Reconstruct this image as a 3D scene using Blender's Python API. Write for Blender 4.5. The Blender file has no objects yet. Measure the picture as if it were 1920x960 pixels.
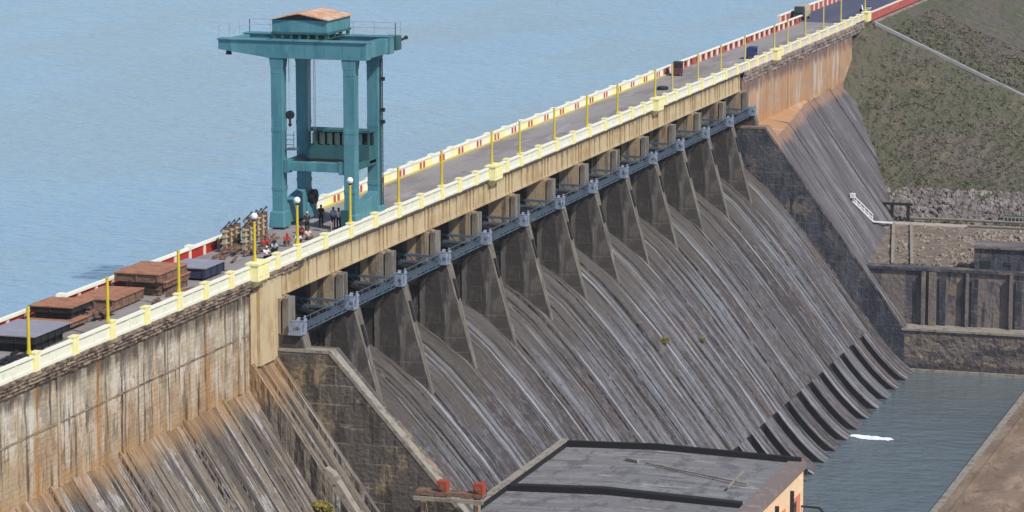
import bpy, bmesh, math, random
from mathutils import Vector, Matrix
random.seed(7)
S = bpy.context.scene
COL = S.collection
R = math.radians
SUN_E,SKY_E,EXPO=3.9,.12,0.06

# ------------------------------------------------------------------ helpers
class MB:
    """collects simple shapes and links them as ONE mesh object"""
    def __init__(s): s.v=[]; s.f=[]; s.uv={}
    def add(s, vs, fs, uvs=None):
        b=len(s.v); s.v+= [tuple(p) for p in vs]
        for i,f in enumerate(fs):
            if uvs and uvs[i]: s.uv[len(s.f)]=uvs[i]
            s.f.append([b+k for k in f])
        return s
    def box(s,x0,x1,y0,y1,z0,z1):
        return s.add([(x0,y0,z0),(x1,y0,z0),(x1,y1,z0),(x0,y1,z0),(x0,y0,z1),(x1,y0,z1),(x1,y1,z1),(x0,y1,z1)],
              [(0,3,2,1),(4,5,6,7),(0,1,5,4),(1,2,6,5),(2,3,7,6),(3,0,4,7)])
    def cbox(s,c,d): return s.box(c[0]-d[0]/2,c[0]+d[0]/2,c[1]-d[1]/2,c[1]+d[1]/2,c[2]-d[2]/2,c[2]+d[2]/2)
    def hexa(s,b,t):
        return s.add(list(b)+list(t),[(0,3,2,1),(4,5,6,7),(0,1,5,4),(1,2,6,5),(2,3,7,6),(3,0,4,7)])
    def prism(s,prof,x0,x1,nx=1):
        """closed (y,z) outline swept along X, with u = x and v = arc length"""
        n=len(prof); vs=[]; fs=[]; uvs=[]
        xs=[x0+(x1-x0)*i/nx for i in range(nx+1)]
        for x in xs: vs+=[(x,y,z) for y,z in prof]
        L=[0]
        for i in range(n):
            a,b=prof[i],prof[(i+1)%n]; L.append(L[-1]+math.hypot(a[0]-b[0],a[1]-b[1]))
        for j in range(nx):
            for i in range(n):
                k=(i+1)%n
                fs.append((j*n+i,j*n+k,(j+1)*n+k,(j+1)*n+i))
                uvs.append([(xs[j],-L[i]),(xs[j],-L[i+1]),(xs[j+1],-L[i+1]),(xs[j+1],-L[i])])
        fs.append(tuple(range(n))[::-1]); uvs.append([(prof[i][0]+x0,prof[i][1]) for i in range(n)][::-1])
        fs.append(tuple(nx*n+i for i in range(n))); uvs.append([(prof[i][0]+x1,prof[i][1]) for i in range(n)])
        return s.add(vs,fs,uvs)
    def bar(s,p,q,w,h=None):
        h=h or w; p=Vector(p); q=Vector(q); d=(q-p).normalized()
        up=Vector((0,0,1)) if abs(d.z)<.95 else Vector((1,0,0))
        a=d.cross(up).normalized()*w/2; b=a.cross(d).normalized()*h/2
        return s.hexa([p-a-b,p+a-b,p+a+b,p-a+b],[q-a-b,q+a-b,q+a+b,q-a+b])
    def tube(s,p,q,r,r2=None,n=8):
        r2=r if r2 is None else r2; p=Vector(p); q=Vector(q); d=(q-p).normalized()
        up=Vector((0,0,1)) if abs(d.z)<.95 else Vector((1,0,0))
        a=d.cross(up).normalized(); b=a.cross(d).normalized(); vs=[]
        for c,rr in ((p,r),(q,r2)):
            vs+=[c+(a*math.cos(2*math.pi*i/n)+b*math.sin(2*math.pi*i/n))*rr for i in range(n)]
        fs=[(i,(i+1)%n,n+(i+1)%n,n+i) for i in range(n)]+[tuple(range(n))[::-1],tuple(range(n,2*n))]
        return s.add(vs,fs)
    def ball(s,c,r,nu=10,nv=7,sc=(1,1,1)):
        vs=[(c[0],c[1],c[2]-r*sc[2])]
        for j in range(1,nv):
            t=-math.pi/2+math.pi*j/nv
            vs+=[(c[0]+r*sc[0]*math.cos(t)*math.cos(2*math.pi*i/nu),c[1]+r*sc[1]*math.cos(t)*math.sin(2*math.pi*i/nu),c[2]+r*sc[2]*math.sin(t)) for i in range(nu)]
        vs.append((c[0],c[1],c[2]+r*sc[2])); fs=[]
        for i in range(nu): fs.append((0,1+(i+1)%nu,1+i))
        for j in range(nv-2):
            for i in range(nu):
                a=1+j*nu; fs.append((a+i,a+(i+1)%nu,a+nu+(i+1)%nu,a+nu+i))
        a=1+(nv-2)*nu
        for i in range(nu): fs.append((a+i,a+(i+1)%nu,len(vs)-1))
        return s.add(vs,fs)
    def rock(s,c,r,rnd):
        t=(1+5**.5)/2
        P=[(-1,t,0),(1,t,0),(-1,-t,0),(1,-t,0),(0,-1,t),(0,1,t),(0,-1,-t),(0,1,-t),(t,0,-1),(t,0,1),(-t,0,-1),(-t,0,1)]
        F=[(0,11,5),(0,5,1),(0,1,7),(0,7,10),(0,10,11),(1,5,9),(5,11,4),(11,10,2),(10,7,6),(7,1,8),(3,9,4),(3,4,2),(3,2,6),(3,6,8),(3,8,9),(4,9,5),(2,4,11),(6,2,10),(8,6,7),(9,8,1)]
        M=Matrix.Rotation(rnd.random()*6.3,3,'Z')@Matrix.Rotation(rnd.random()*6.3,3,'X')
        sx,sy,sz=[r*rnd.uniform(.6,1.15)/1.9 for _ in range(3)]
        vs=[]
        for p in P:
            q=M@Vector(p); k=rnd.uniform(.75,1.2)
            vs.append((c[0]+q.x*sx*k,c[1]+q.y*sy*k,c[2]+q.z*sz*k))
        return s.add(vs,F)
    def build(s,name,mat,parent=None,smooth=False,bevel=0,fix=True,loc=None):
        me=bpy.data.meshes.new(name); me.from_pydata(s.v,[],s.f)
        uvl=me.uv_layers.new(name='UVMap')
        for p in me.polygons:
            u=s.uv.get(p.index)
            if u:
                for k,li in enumerate(p.loop_indices): uvl.data[li].uv=u[k]
            else:
                n=p.normal; a=(abs(n.x),abs(n.y),abs(n.z)); m=a.index(max(a))
                for li in p.loop_indices:
                    c=me.vertices[me.loops[li].vertex_index].co
                    uvl.data[li].uv=((c.y,c.z) if m==0 else (c.x,c.z) if m==1 else (c.x,c.y))
        if fix:
            bm=bmesh.new(); bm.from_mesh(me); bmesh.ops.recalc_face_normals(bm,faces=bm.faces); bm.to_mesh(me); bm.free()
        if smooth:
            for p in me.polygons: p.use_smooth=True
        me.materials.append(mat)
        o=bpy.data.objects.new(name,me); COL.objects.link(o)
        if parent: o.parent=parent
        if loc: o.location=loc
        if bevel:
            b=o.modifiers.new('edge','BEVEL'); b.width=bevel; b.segments=2; b.limit_method='ANGLE'
        return o

def tag(o,label=None,cat=None,group=None,kind=None):
    if label: o['label']=label
    if cat: o['category']=cat
    if group: o['group']=group
    if kind: o['kind']=kind
    return o
def thing(name,label,cat,loc=(0,0,0),rz=0,group=None):
    o=bpy.data.objects.new(name,None); COL.objects.link(o); o.location=loc; o.rotation_euler=(0,0,rz)
    o.empty_display_size=.3
    return tag(o,label,cat,group)
def copy_tree(o,parent=None):
    c=o.copy(); COL.objects.link(c); c.parent=parent
    for ch in list(o.children): copy_tree(ch,c)
    return c

# ------------------------------------------------------------------ materials
def lin(c): return tuple(c)+(1,) if len(c)==3 else c
class NT:
    def __init__(s,name):
        s.m=bpy.data.materials.new(name); s.m.use_nodes=True; s.t=s.m.node_tree
        s.b=s.t.nodes['Principled BSDF']
    def n(s,typ,**kw):
        x=s.t.nodes.new(typ)
        for k,v in kw.items(): setattr(x,k,v)
        return x
    def l(s,a,b): s.t.links.new(a,b)
    def vec(s,src,sc,off=(0,0,0)):
        if src=='UV':
            tc=s.n('ShaderNodeTexCoord').outputs['UV']
        else:
            tc=s.n('ShaderNodeTexCoord').outputs['Object']
        mp=s.n('ShaderNodeMapping'); mp.inputs['Scale'].default_value=sc; mp.inputs['Location'].default_value=off
        s.l(tc,mp.inputs['Vector']); return mp.outputs[0]
    def noise(s,src,sc,lo,hi,detail=4,rough=.6,off=(0,0,0),dist=0):
        nz=s.n('ShaderNodeTexNoise'); nz.inputs['Scale'].default_value=1; nz.inputs['Detail'].default_value=detail
        nz.inputs['Roughness'].default_value=rough; nz.inputs['Distortion'].default_value=dist
        s.l(s.vec(src,sc,off),nz.inputs['Vector'])
        return s.rng(nz.outputs['Fac'],lo,hi), nz
    def rng(s,sock,lo,hi,a=0,b=1):
        mr=s.n('ShaderNodeMapRange'); mr.interpolation_type='SMOOTHSTEP'
        for k,v in (('From Min',lo),('From Max',hi),('To Min',a),('To Max',b)): mr.inputs[k].default_value=v
        s.l(sock,mr.inputs['Value']); return mr.outputs['Result']
    def math(s,op,a,b):
        m=s.n('ShaderNodeMath',operation=op)
        for i,x in enumerate((a,b)):
            if hasattr(x,'links') or hasattr(x,'is_linked'): s.l(x,m.inputs[i])
            else: m.inputs[i].default_value=x
        return m.outputs[0]
    def mix(s,fac,a,b,mode='MIX'):
        m=s.n('ShaderNodeMix',data_type='RGBA',blend_type=mode)
        if isinstance(fac,(int,float)): m.inputs[0].default_value=fac
        else: s.l(fac,m.inputs[0])
        for i,x in ((6,a),(7,b)):
            if isinstance(x,tuple): m.inputs[i].default_value=lin(x)
            else: s.l(x,m.inputs[i])
        return m.outputs[2]

def layered(name,base,layers,src='UV',rough=.9,bump=.15,bscale=(6,6,6),bricks=None,bdist=.05,metal=0,spec=.3,zstain_shade=None,streaks=None):
    """base colour with noise layers: (colour, scale, lo, hi, strength[, detail])"""
    t=NT(name); col=lin(base)
    for i,Ly in enumerate(layers):
        c,sc,lo,hi,st=Ly[:5]; det=Ly[5] if len(Ly)>5 else 5
        f,_=t.noise(src,sc,lo+.012,hi-.02,det+3,.70,(i*13.7+3,i*7.3+5,i*3.1),.15)
        f=t.math('MULTIPLY',f,st)
        col=t.mix(f,col,c)
    for c,z0,sf,st in (zstain_shade or []):     # stain or painted shade under (or, for negative softness, over) a ragged line
        sx=t.n('ShaderNodeSeparateXYZ'); t.l(t.n('ShaderNodeTexCoord').outputs['Object'],sx.inputs[0])
        nz,_=t.noise('UV',(.9,.12,1),.2,.8,6,off=(z0*3.1,2,0)); a=abs(sf)
        zz=t.math('ADD',sx.outputs['Z'],t.math('MULTIPLY',t.math('SUBTRACT',nz,.5),a*2.6))
        f=t.rng(zz,z0+sf,z0-sf) if sf>0 else t.rng(zz,z0-a,z0+a)
        f2,_=t.noise('UV',(.7,.25,1),.25,.6,5,off=(5,z0,0))
        f=t.math('MULTIPLY',t.math('MULTIPLY',f,t.math('ADD',t.math('MULTIPLY',f2,.6),.4)),st)
        col=t.mix(f,col,c)
    for c,pitch,x0,wd,st,ns in (streaks or []):   # run-off streaks under fixed points, repeated along the dam
        sx=t.n('ShaderNodeSeparateXYZ'); t.l(t.vec('UV',(1,1,1)),sx.inputs[0])
        nz,_=t.noise('UV',(.25,.10,1),0,1,4,off=(x0,0,0))
        u=t.math('ADD',t.math('ADD',sx.outputs['X'],-x0+pitch*40),t.math('MULTIPLY',t.math('SUBTRACT',nz,.5),.9))
        f=t.math('ABSOLUTE',t.math('SUBTRACT',t.math('FRACT',t.math('DIVIDE',u,pitch),0),.5),0)
        f=t.rng(f,.5-wd/pitch,.5-wd*.6/pitch)
        f2,_=t.noise('UV',ns,.40,.58,6,off=(x0*2,1,0))
        col=t.mix(t.math('MULTIPLY',t.math('MULTIPLY',f,f2),st),col,c)
    if bricks:     # (width, height, colour, strength, mortar)
        w,h,c,st,mo=bricks
        br=t.n('ShaderNodeTexBrick'); br.inputs['Scale'].default_value=1; br.inputs['Brick Width'].default_value=w; br.inputs['Row Height'].default_value=h
        br.inputs['Mortar Size'].default_value=mo; br.inputs['Mortar Smooth'].default_value=.3
        br.inputs['Color1'].default_value=(0,0,0,1); br.inputs['Color2'].default_value=(.25,.25,.25,1); br.inputs['Mortar'].default_value=(1,1,1,1)
        t.l(t.vec(src,(1,1,1)),br.inputs['Vector'])
        nz,_=t.noise(src,(.3,.3,.3),.35,.6)
        col=t.mix(t.math('MULTIPLY',t.math('MULTIPLY',br.outputs['Color'],nz),st),col,c)
    if isinstance(col,tuple): t.b.inputs['Base Color'].default_value=col
    else: t.l(col,t.b.inputs['Base Color'])
    t.b.inputs['Roughness'].default_value=rough; t.b.inputs['Metallic'].default_value=metal
    t.b.inputs['Specular IOR Level'].default_value=spec
    if bump:
        nz=t.n('ShaderNodeTexNoise'); nz.inputs['Scale'].default_value=1; nz.inputs['Detail'].default_value=6
        t.l(t.vec(src,bscale),nz.inputs['Vector'])
        bp=t.n('ShaderNodeBump'); bp.inputs['Strength'].default_value=bump*2; bp.inputs['Distance'].default_value=bdist
        t.l(nz.outputs['Fac'],bp.inputs['Height']); t.l(bp.outputs[0],t.b.inputs['Normal'])
    return t.m

def paint(name,c,wear=(.25,.18,.12),amt=.35,rough=.55,sc=2.0,metal=0):
    return layered(name,c,[(tuple(x*.72 for x in c),(sc*.5,sc*.5,sc*.12),.42,.7,.6),(wear,(sc*1.6,sc*1.6,sc*.5),.60,.72,amt)],src='Object',rough=rough,bump=.06,bscale=(3,3,3),metal=metal)

M={}
M['left_wall']=layered('left_wall_concrete',(.42,.345,.235),[
    ((.22,.175,.13),(.30,.30,1),.48,.60,.75),
    ((.62,.56,.46),(.28,.22,1),.53,.61,.75),
    ((.47,.25,.10),(.22,.16,1),.54,.66,.7),
    ((.60,.56,.49),(.50,.13,1),.50,.59,.9),
    ((.085,.07,.062),(.95,.12,1),.53,.62,.9),
    ((.035,.03,.028),(2.3,.10,1),.58,.66,.9),
    ((.68,.62,.54),(2.9,.22,1),.60,.69,.7),
    ((.13,.095,.07),(.8,1.6,1),.58,.68,.65),
    ((.55,.30,.15),(1.4,.5,1),.62,.70,.6)],bricks=(1.7,.36,(.13,.085,.055),.3,.04),bump=.5,bscale=(3,3,3),bdist=.08,
    zstain_shade=[((.52,.48,.40),-4.2,-.35,.28),((.36,.215,.11),-4.9,1.0,.5),((.06,.048,.04),-2.2,-.5,.92),((.40,.23,.09),-8.0,.6,.65)],streaks=[((.05,.04,.035),3.7,.9,.22,.85,(1.1,.16,1)),((.035,.03,.028),5.3,2.2,.13,.95,(.9,.10,1)),((.60,.54,.43),4.6,3.1,.55,.4,(1.0,.2,1)),((.42,.20,.06),9.4,1.5,.5,.7,(.8,.12,1))])  # dark top band is the corbel's shadow painted into the wall colour
M['left_slope']=layered('weathered_slope_concrete',(.20,.168,.138),[
    ((.28,.20,.12),(.22,.10,1),.50,.62,.5),
    ((.37,.345,.345),(.28,.16,1),.53,.60,.85),
    ((.075,.065,.06),(.5,.06,1),.50,.57,.85),
    ((.15,.145,.08),(.4,.14,1),.57,.66,.6),
    ((.045,.04,.04),(1.6,.035,1),.54,.59,.9),
    ((.48,.45,.43),(2.2,.05,1),.585,.63,.65),
    ((.022,.02,.02),(3.0,.04,1),.565,.61,.9),
    ((.10,.08,.06),(1.8,1.3,1),.55,.63,.65)],bump=.8,bscale=(3.5,1.2,1),bdist=.2,
    zstain_shade=[((.36,.21,.09),-9.8,-.8,.6)])
M['chute']=layered('spillway_concrete',(.090,.086,.096),[
    ((.052,.042,.040),(.20,.025,1),.47,.53,.85),
    ((.165,.172,.20),(.16,.02,1),.51,.56,.8),
    ((.19,.196,.225),(.45,.03,1),.54,.59,.8),
    ((.080,.066,.063),(.8,.07,1),.46,.57,.85),
    ((.235,.245,.275),(1.5,.05,1),.59,.64,.65),
    ((.020,.019,.022),(1.7,.06,1),.565,.62,.92),
    ((.135,.085,.055),(.35,.10,1),.57,.66,.65),
    ((.165,.15,.155),(1.6,1.1,1),.50,.62,.7),
    ((.045,.036,.035),(1.8,1.5,1),.55,.64,.8)],bricks=(5.8,1.5,(.055,.047,.046),.4,.05),bump=.8,bscale=(2.6,1.2,1),bdist=.18,
    streaks=[((.23,.24,.25),11.63,-3.0+11.63/2,.75,.5,(.9,.09,1)),((.014,.014,.016),11.63,-1.7+11.63/2,.32,1.0,(.9,.12,1)),((.38,.38,.41),5.815,1.9,.26,.65,(.7,.09,1)),((.02,.019,.021),5.815,2.5,.17,.9,(.8,.12,1)),((.018,.017,.019),2.9,1.2,.12,.9,(.7,.08,1))],
    zstain_shade=[((.085,.072,.060),-16.6,-1.8,.8)])  # brown upper chute: shade around the piers painted into the concrete
M['sluice']=layered('wet_shaded_sluice_concrete',(.014,.013,.014),[((.035,.03,.028),(1.2,.1,1),.5,.7,.7)],rough=.6)  # near-black: wet concrete with the shade of the slots painted in
M['pier']=layered('pier_concrete',(.37,.275,.175),[
    ((.42,.255,.12),(.5,.2,1),.48,.62,.7),
    ((.14,.115,.095),(1.2,.14,1),.50,.62,.85),
    ((.44,.41,.35),(2.2,.16,1),.58,.68,.6),
    ((.06,.05,.045),(2.6,.10,1),.60,.68,.8)],
    bump=.4,bscale=(3,3,3),zstain_shade=[((.062,.052,.048),-6.2,.6,.97)],bricks=(2.4,1.3,(.20,.18,.16),.5,.05),streaks=[((.20,.185,.17),2.3,.4,.35,.75,(.9,.2,1)),((.03,.027,.027),1.9,.9,.3,.8,(.8,.15,1))])
M['pier_low']=layered('stained_shaded_pier_concrete',(.050,.043,.041),[
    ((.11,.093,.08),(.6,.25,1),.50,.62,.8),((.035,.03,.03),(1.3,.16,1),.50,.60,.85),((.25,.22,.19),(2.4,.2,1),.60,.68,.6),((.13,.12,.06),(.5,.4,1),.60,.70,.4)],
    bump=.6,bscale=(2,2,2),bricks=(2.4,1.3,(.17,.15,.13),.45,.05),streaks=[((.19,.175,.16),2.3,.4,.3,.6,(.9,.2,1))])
M['nose']=layered('pier_nose_concrete',(.165,.145,.122),[
    ((.08,.07,.065),(1.8,.25,1),.46,.60,.9),((.40,.37,.32),(2,.5,1),.56,.68,.7),((.05,.045,.042),(2,1.2,1),.58,.66,.8)],bump=.4)
M['girder']=layered('girder_concrete',(.52,.415,.255),[
    ((.36,.25,.13),(.35,.14,1),.46,.62,.8),((.17,.12,.08),(1.6,.16,1),.57,.68,.75),((.64,.55,.40),(2.2,.2,1),.56,.68,.6),((.07,.055,.045),(2.8,.12,1),.62,.70,.7)],bump=.2,zstain_shade=[((.14,.105,.075),-.75,-.3,.7)])  # girder tone darkens towards the top
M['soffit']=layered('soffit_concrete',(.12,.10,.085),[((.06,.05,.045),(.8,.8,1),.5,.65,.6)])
M['corbel']=layered('ragged_corbel_masonry',(.33,.245,.18),[
    ((.07,.055,.05),(.8,1.2,1),.46,.60,.85),((.46,.36,.28),(2.0,2.6,1),.56,.66,.8),((.36,.14,.07),(.6,1.6,1),.60,.70,.6)],
    bricks=(.5,.16,(.06,.05,.045),.6,.02),bump=.6,bscale=(5,8,5),bdist=.1)
M['right_corbel']=layered('grey_corbel_masonry',(.32,.25,.22),[
    ((.12,.10,.105),(.7,.9,1),.46,.60,.8),((.5,.44,.4),(1.6,1.6,1),.58,.68,.7)],bump=.5,bscale=(4,6,4),bdist=.1)
M['right_wall']=layered('right_block_concrete',(.43,.28,.175),[
    ((.36,.205,.115),(.12,.08,1),.45,.60,.7),((.52,.45,.41),(.28,.06,1),.52,.62,.8),
    ((.17,.105,.085),(.7,.05,1),.54,.65,.8),((.50,.29,.14),(.5,.2,1),.56,.68,.6),((.10,.07,.065),(1.7,.06,1),.60,.68,.7)],bump=.3,zstain_shade=[((.12,.085,.085),-2.9,-.6,.85),((.45,.235,.10),-6.8,.8,.6)])  # dark band at the top paints in the shadow below the parapet
M['right_slope']=layered('right_slope_concrete',(.12,.110,.118),[((.21,.20,.21),(.3,.08,1),.51,.59,.75),((.065,.058,.068),(.6,.05,1),.50,.58,.88),((.035,.032,.037),(1.8,.04,1),.555,.61,.9),((.27,.255,.26),(1.5,.06,1),.59,.65,.6),((.09,.075,.072),(1.4,1.1,1),.54,.64,.65)],bump=.7,zstain_shade=[((.36,.205,.115),-8.9,-.4,.6)])
M['train_wall']=layered('training_wall_concrete',(.105,.09,.08),[
    ((.28,.21,.13),(.22,.22,1),.50,.62,.85),((.05,.042,.038),(.7,.13,1),.47,.59,.88),((.33,.27,.19),(.25,1.8,1),.58,.66,.75),((.03,.027,.027),(2.2,.14,1),.57,.65,.85),((.06,.05,.045),(1.5,1.5,1),.55,.64,.7)],
    bricks=(2.6,1.5,(.30,.25,.19),.6,.06),bump=.7,bdist=.1,bscale=(2.5,2.5,1))
M['far_train']=layered('far_training_wall_concrete',(.075,.075,.09),[
    ((.032,.036,.05),(.4,.12,1),.45,.58,.88),((.17,.14,.12),(.25,.22,1),.53,.63,.85),((.20,.19,.19),(1.2,.3,1),.60,.68,.6),((.03,.03,.038),(1.6,.15,1),.56,.64,.85)],bricks=(2.6,1.5,(.17,.165,.17),.6,.06),bump=.7,bdist=.1,bscale=(2.5,2.5,1))
M['column']=layered('grey_column_concrete',(.20,.18,.155),[((.07,.06,.055),(1.5,.2,1),.46,.60,.85),((.34,.31,.27),(2,.3,1),.57,.67,.7)],bump=.3)
M['coping']=layered('pale_coping_concrete',(.285,.255,.218),[((.15,.13,.11),(1,1,1),.48,.62,.8),((.06,.05,.045),(2,.5,1),.58,.66,.7)])
M['bank_wall']=layered('bank_wall_concrete',(.19,.16,.148),[
    ((.075,.07,.088),(.35,.08,1),.46,.58,.9),((.27,.20,.15),(.5,.4,1),.54,.65,.8),((.05,.045,.055),(1.4,.08,1),.57,.65,.85),((.3,.27,.25),(1.6,1.2,1),.62,.70,.6)],bump=.6,bscale=(2,2,2),bdist=.12)
M['low_wall']=layered('quay_wall_concrete',(.17,.138,.122),[
    ((.06,.052,.06),(.3,.5,1),.47,.60,.85),((.32,.24,.15),(.3,.6,1),.54,.64,.8),((.45,.40,.35),(1.4,1.8,1),.63,.71,.8),((.05,.045,.045),(1.5,1.2,1),.57,.66,.8)],bump=.8,bscale=(1.5,1.5,1.5),bdist=.25,zstain_shade=[((.05,.047,.05),-34.4,.4,.8)])
M['panel']=layered('white_panel_paint',(.74,.74,.62),[((.50,.52,.44),(1.2,1.6,1),.50,.68,.6),((.35,.33,.27),(3,.8,1),.64,.74,.5)],bump=.05)
M['cream']=layered('cream_post_paint',(.82,.76,.37),[((.84,.82,.58),(1.2,1.2,1),.48,.62,.7),((.45,.40,.2),(2.5,.8,1),.64,.74,.4)],bump=.05)
M['coping_white']=layered('whitewashed_coping',(.80,.78,.66),[((.5,.48,.4),(1,2,1),.58,.70,.5)],bump=.05)
M['far_panel']=layered('faded_panel_paint',(.66,.60,.52),[((.45,.38,.33),(1.2,1.6,1),.50,.66,.6)],bump=.05)
M['red']=layered('red_panel_paint',(.42,.030,.020),[((.25,.025,.02),(1.2,1.2,1),.50,.68,.7)],rough=.6,bump=.05)
M['pinkred']=layered('faded_red_paint',(.42,.085,.07),[((.62,.3,.25),(1.2,1.2,1),.50,.68,.5)],rough=.7,bump=.05)
M['pinkwhite']=layered('pinkish_white_paint',(.74,.56,.46),[((.8,.74,.66),(1.2,1.2,1),.45,.65,.6)],bump=.05)
M['dark_hole']=layered('dark_opening',(.045,.02,.02),[],bump=0)
M['yellow']=paint('yellow_pole_paint',(.62,.48,.035),(.3,.2,.05),.3)
M['yellow_far']=paint('pale_yellow_pole_paint',(.55,.47,.16),(.4,.34,.2),.3)
M['globe']=layered('white_globe',(.85,.86,.88),[],rough=.25,bump=0)
M['road']=layered('road_asphalt',(.275,.252,.245),[
    ((.20,.17,.165),(.06,.25,1),.45,.62,.75),((.38,.35,.36),(.10,.6,1),.54,.66,.6),((.10,.085,.08),(.5,.8,1),.58,.70,.6),((.27,.2,.16),(.04,.2,1),.60,.70,.5)],src='Object',bump=.1)
M['far_road']=layered('blue_grey_asphalt',(.075,.078,.125),[((.11,.11,.16),(.06,.3,1),.5,.66,.6)],src='Object',bump=.05)
TEAL=(.088,.235,.28)
M['teal']=layered('teal_crane_paint',TEAL,[((.045,.165,.205),(.35,.35,.10),.45,.60,.75),((.12,.32,.36),(.8,.8,.2),.53,.66,.55),((.035,.06,.065),(2.2,2.2,.3),.60,.69,.6),((.17,.10,.055),(2.6,2.6,.6),.645,.72,.6),((.06,.20,.235),(.25,.25,1.4),.52,.58,.4)],src='Object',rough=.6,bump=.1,bscale=(1.5,1.5,1.5))
M['teal_dark']=layered('dark_teal_paint',(.035,.12,.13),[((.02,.07,.08),(.6,.6,.2),.45,.65,.7)],src='Object',rough=.55,bump=.06)
M['deck_plate']=layered('grey_deck_plate',(.22,.25,.25),[((.13,.16,.17),(.8,.8,.8),.5,.66,.6)],src='Object')
M['roof_rust']=layered('rusty_tin_roof',(.55,.30,.17),[((.66,.50,.38),(.8,.8,1),.45,.6,.8),((.30,.13,.07),(1.6,1.6,1),.56,.66,.7)],src='Object',rough=.7)
M['black']=layered('black_grease_steel',(.022,.022,.024),[((.05,.04,.035),(2,2,2),.5,.66,.6)],src='Object',rough=.6)
M['steel']=layered('galvanised_steel',(.42,.46,.52),[((.25,.28,.33),(2,2,2),.5,.66,.6)],src='Object',rough=.45,metal=.2)
M['blue_steel']=layered('blue_grey_steel',(.085,.12,.165),[((.05,.075,.11),(1.2,1.2,1.2),.5,.66,.6)],src='Object',rough=.6)
M['pale_steel']=layered('pale_blue_steel',(.24,.28,.36),[((.08,.11,.16),(2.0,2.0,2.0),.48,.62,.7)],src='Object',rough=.55)
M['gate']=layered('dark_gate_steel',(.028,.032,.04),[((.12,.08,.05),(.8,.8,.3),.55,.68,.7)],src='Object',rough=.6)
M['rust']=layered('rusty_plate',(.37,.175,.10),[((.24,.10,.06),(1.2,1.2,1.2),.45,.62,.8),((.42,.20,.10),(.8,.8,.8),.56,.68,.7)],src='Object',rough=.85,bump=.2)
M['rust_side']=layered('dark_rusty_edge',(.21,.125,.09),[((.07,.04,.03),(2,2,4),.45,.62,.8),((.30,.17,.11),(2,2,3),.6,.7,.6)],src='Object',rough=.85,bump=.2)
M['slate']=layered('dark_grey_plate',(.27,.255,.30),[((.34,.32,.36),(.8,.8,.8),.48,.66,.7)],src='Object',rough=.5)
M['navy']=layered('dark_blue_steel',(.035,.042,.075),[((.10,.11,.16),(1.5,1.5,3),.58,.68,.6)],src='Object',rough=.5)
M['tarp']=layered('cream_ribbed_steel',(.42,.37,.26),[((.30,.22,.12),(3,3,6),.48,.62,.8)],src='Object')
M['roofing']=layered('grey_roof_felt',(.17,.166,.175),[((.25,.245,.25),(1.2,.10,1),.48,.60,.75),((.10,.095,.105),(.35,.6,1),.5,.62,.75),((.33,.325,.325),(.8,.25,1),.585,.66,.75),((.06,.055,.06),(1.6,.12,1),.585,.65,.75),((.12,.115,.12),(3,3,1),.52,.62,.5)],src='Object',bump=.2)
M['tar']=layered('black_tar_flashing',(.016,.015,.017),[((.06,.055,.05),(1.5,1.5,1.5),.58,.70,.6)],src='Object',rough=.75)
M['copingbrown']=layered('brown_roof_coping',(.19,.15,.14),[((.30,.25,.23),(.8,.8,.8),.5,.66,.6)],src='Object')
M['peach']=layered('peach_painted_wall',(.78,.55,.34),[((.85,.68,.48),(.3,.5,1),.45,.62,.7),((.5,.3,.17),(1.5,.3,1),.62,.72,.5)],bump=.08)
M['salmon']=layered('salmon_painted_bay',(.62,.22,.13),[((.48,.16,.1),(.8,.2,1),.48,.64,.6)],bump=.05)
M['glass']=layered('dark_window_glass',(.03,.045,.04),[],rough=.12,bump=0,spec=.5)
M['redbox']=layered('red_painted_steel',(.34,.06,.032),[((.25,.05,.03),(2,2,2),.5,.65,.6)],src='Object',rough=.6)
M['soil']=layered('bare_brown_earth',(.19,.135,.098),[((.28,.205,.15),(.15,.3,1),.46,.62,.8),((.12,.075,.05),(.4,.6,1),.54,.66,.7),((.36,.27,.19),(1.2,1.2,1),.60,.70,.5)],src='Object',bump=.5,bscale=(1.5,1.5,1.5),bdist=.15)
M['terrace']=layered('rubble_ground',(.17,.135,.105),[((.26,.21,.165),(.5,.5,1),.46,.60,.8),((.10,.085,.08),(.9,.9,1),.52,.64,.8),((.11,.12,.05),(.14,.14,1),.56,.68,.7),((.30,.18,.08),(.12,.1,1),.62,.70,.6)],src='Object',bump=.6,bscale=(1.6,1.6,1.6),bdist=.25)
M['grass_ground']=layered('dry_grass_slope',(.112,.100,.072),[((.088,.094,.054),(.06,.08,.1),.42,.56,.85),((.130,.102,.092),(.05,.10,.1),.50,.62,.75),((.16,.15,.085),(.3,.4,.3),.54,.66,.6),((.055,.062,.036),(.5,.6,.5),.53,.62,.75),((.12,.09,.085),(1.3,1.6,1.2),.53,.64,.7),((.04,.043,.03),(.9,1.1,.9),.57,.65,.75)],src='Object',bump=1.0,bscale=(.9,.9,.9),bdist=.6)
M['stone']=layered('grey_stone',(.17,.145,.14),[((.27,.24,.225),(.5,.5,.5),.48,.62,.8),((.11,.09,.095),(.9,.9,.9),.5,.62,.7)],src='Object',bump=.2)
M['rubble']=layered('pale_brown_stone',(.24,.195,.16),[((.37,.32,.275),(.5,.5,.5),.50,.62,.8),((.13,.105,.09),(.8,.8,.8),.48,.62,.8)],src='Object',bump=.2)
M['path']=layered('pale_concrete_path',(.40,.34,.30),[((.26,.22,.20),(.3,.6,.3),.5,.66,.6)],src='Object')
M['grey_path']=layered('grey_drain_concrete',(.30,.29,.29),[((.18,.175,.17),(.5,.5,.5),.5,.66,.6)],src='Object')
M['leaf']=layered('scrub_leaves',(.085,.092,.045),[((.125,.115,.065),(.15,.15,.15),.45,.6,.8),((.070,.080,.045),(.4,.4,.4),.52,.64,.8)],src='Object',bump=0,rough=.8)
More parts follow.
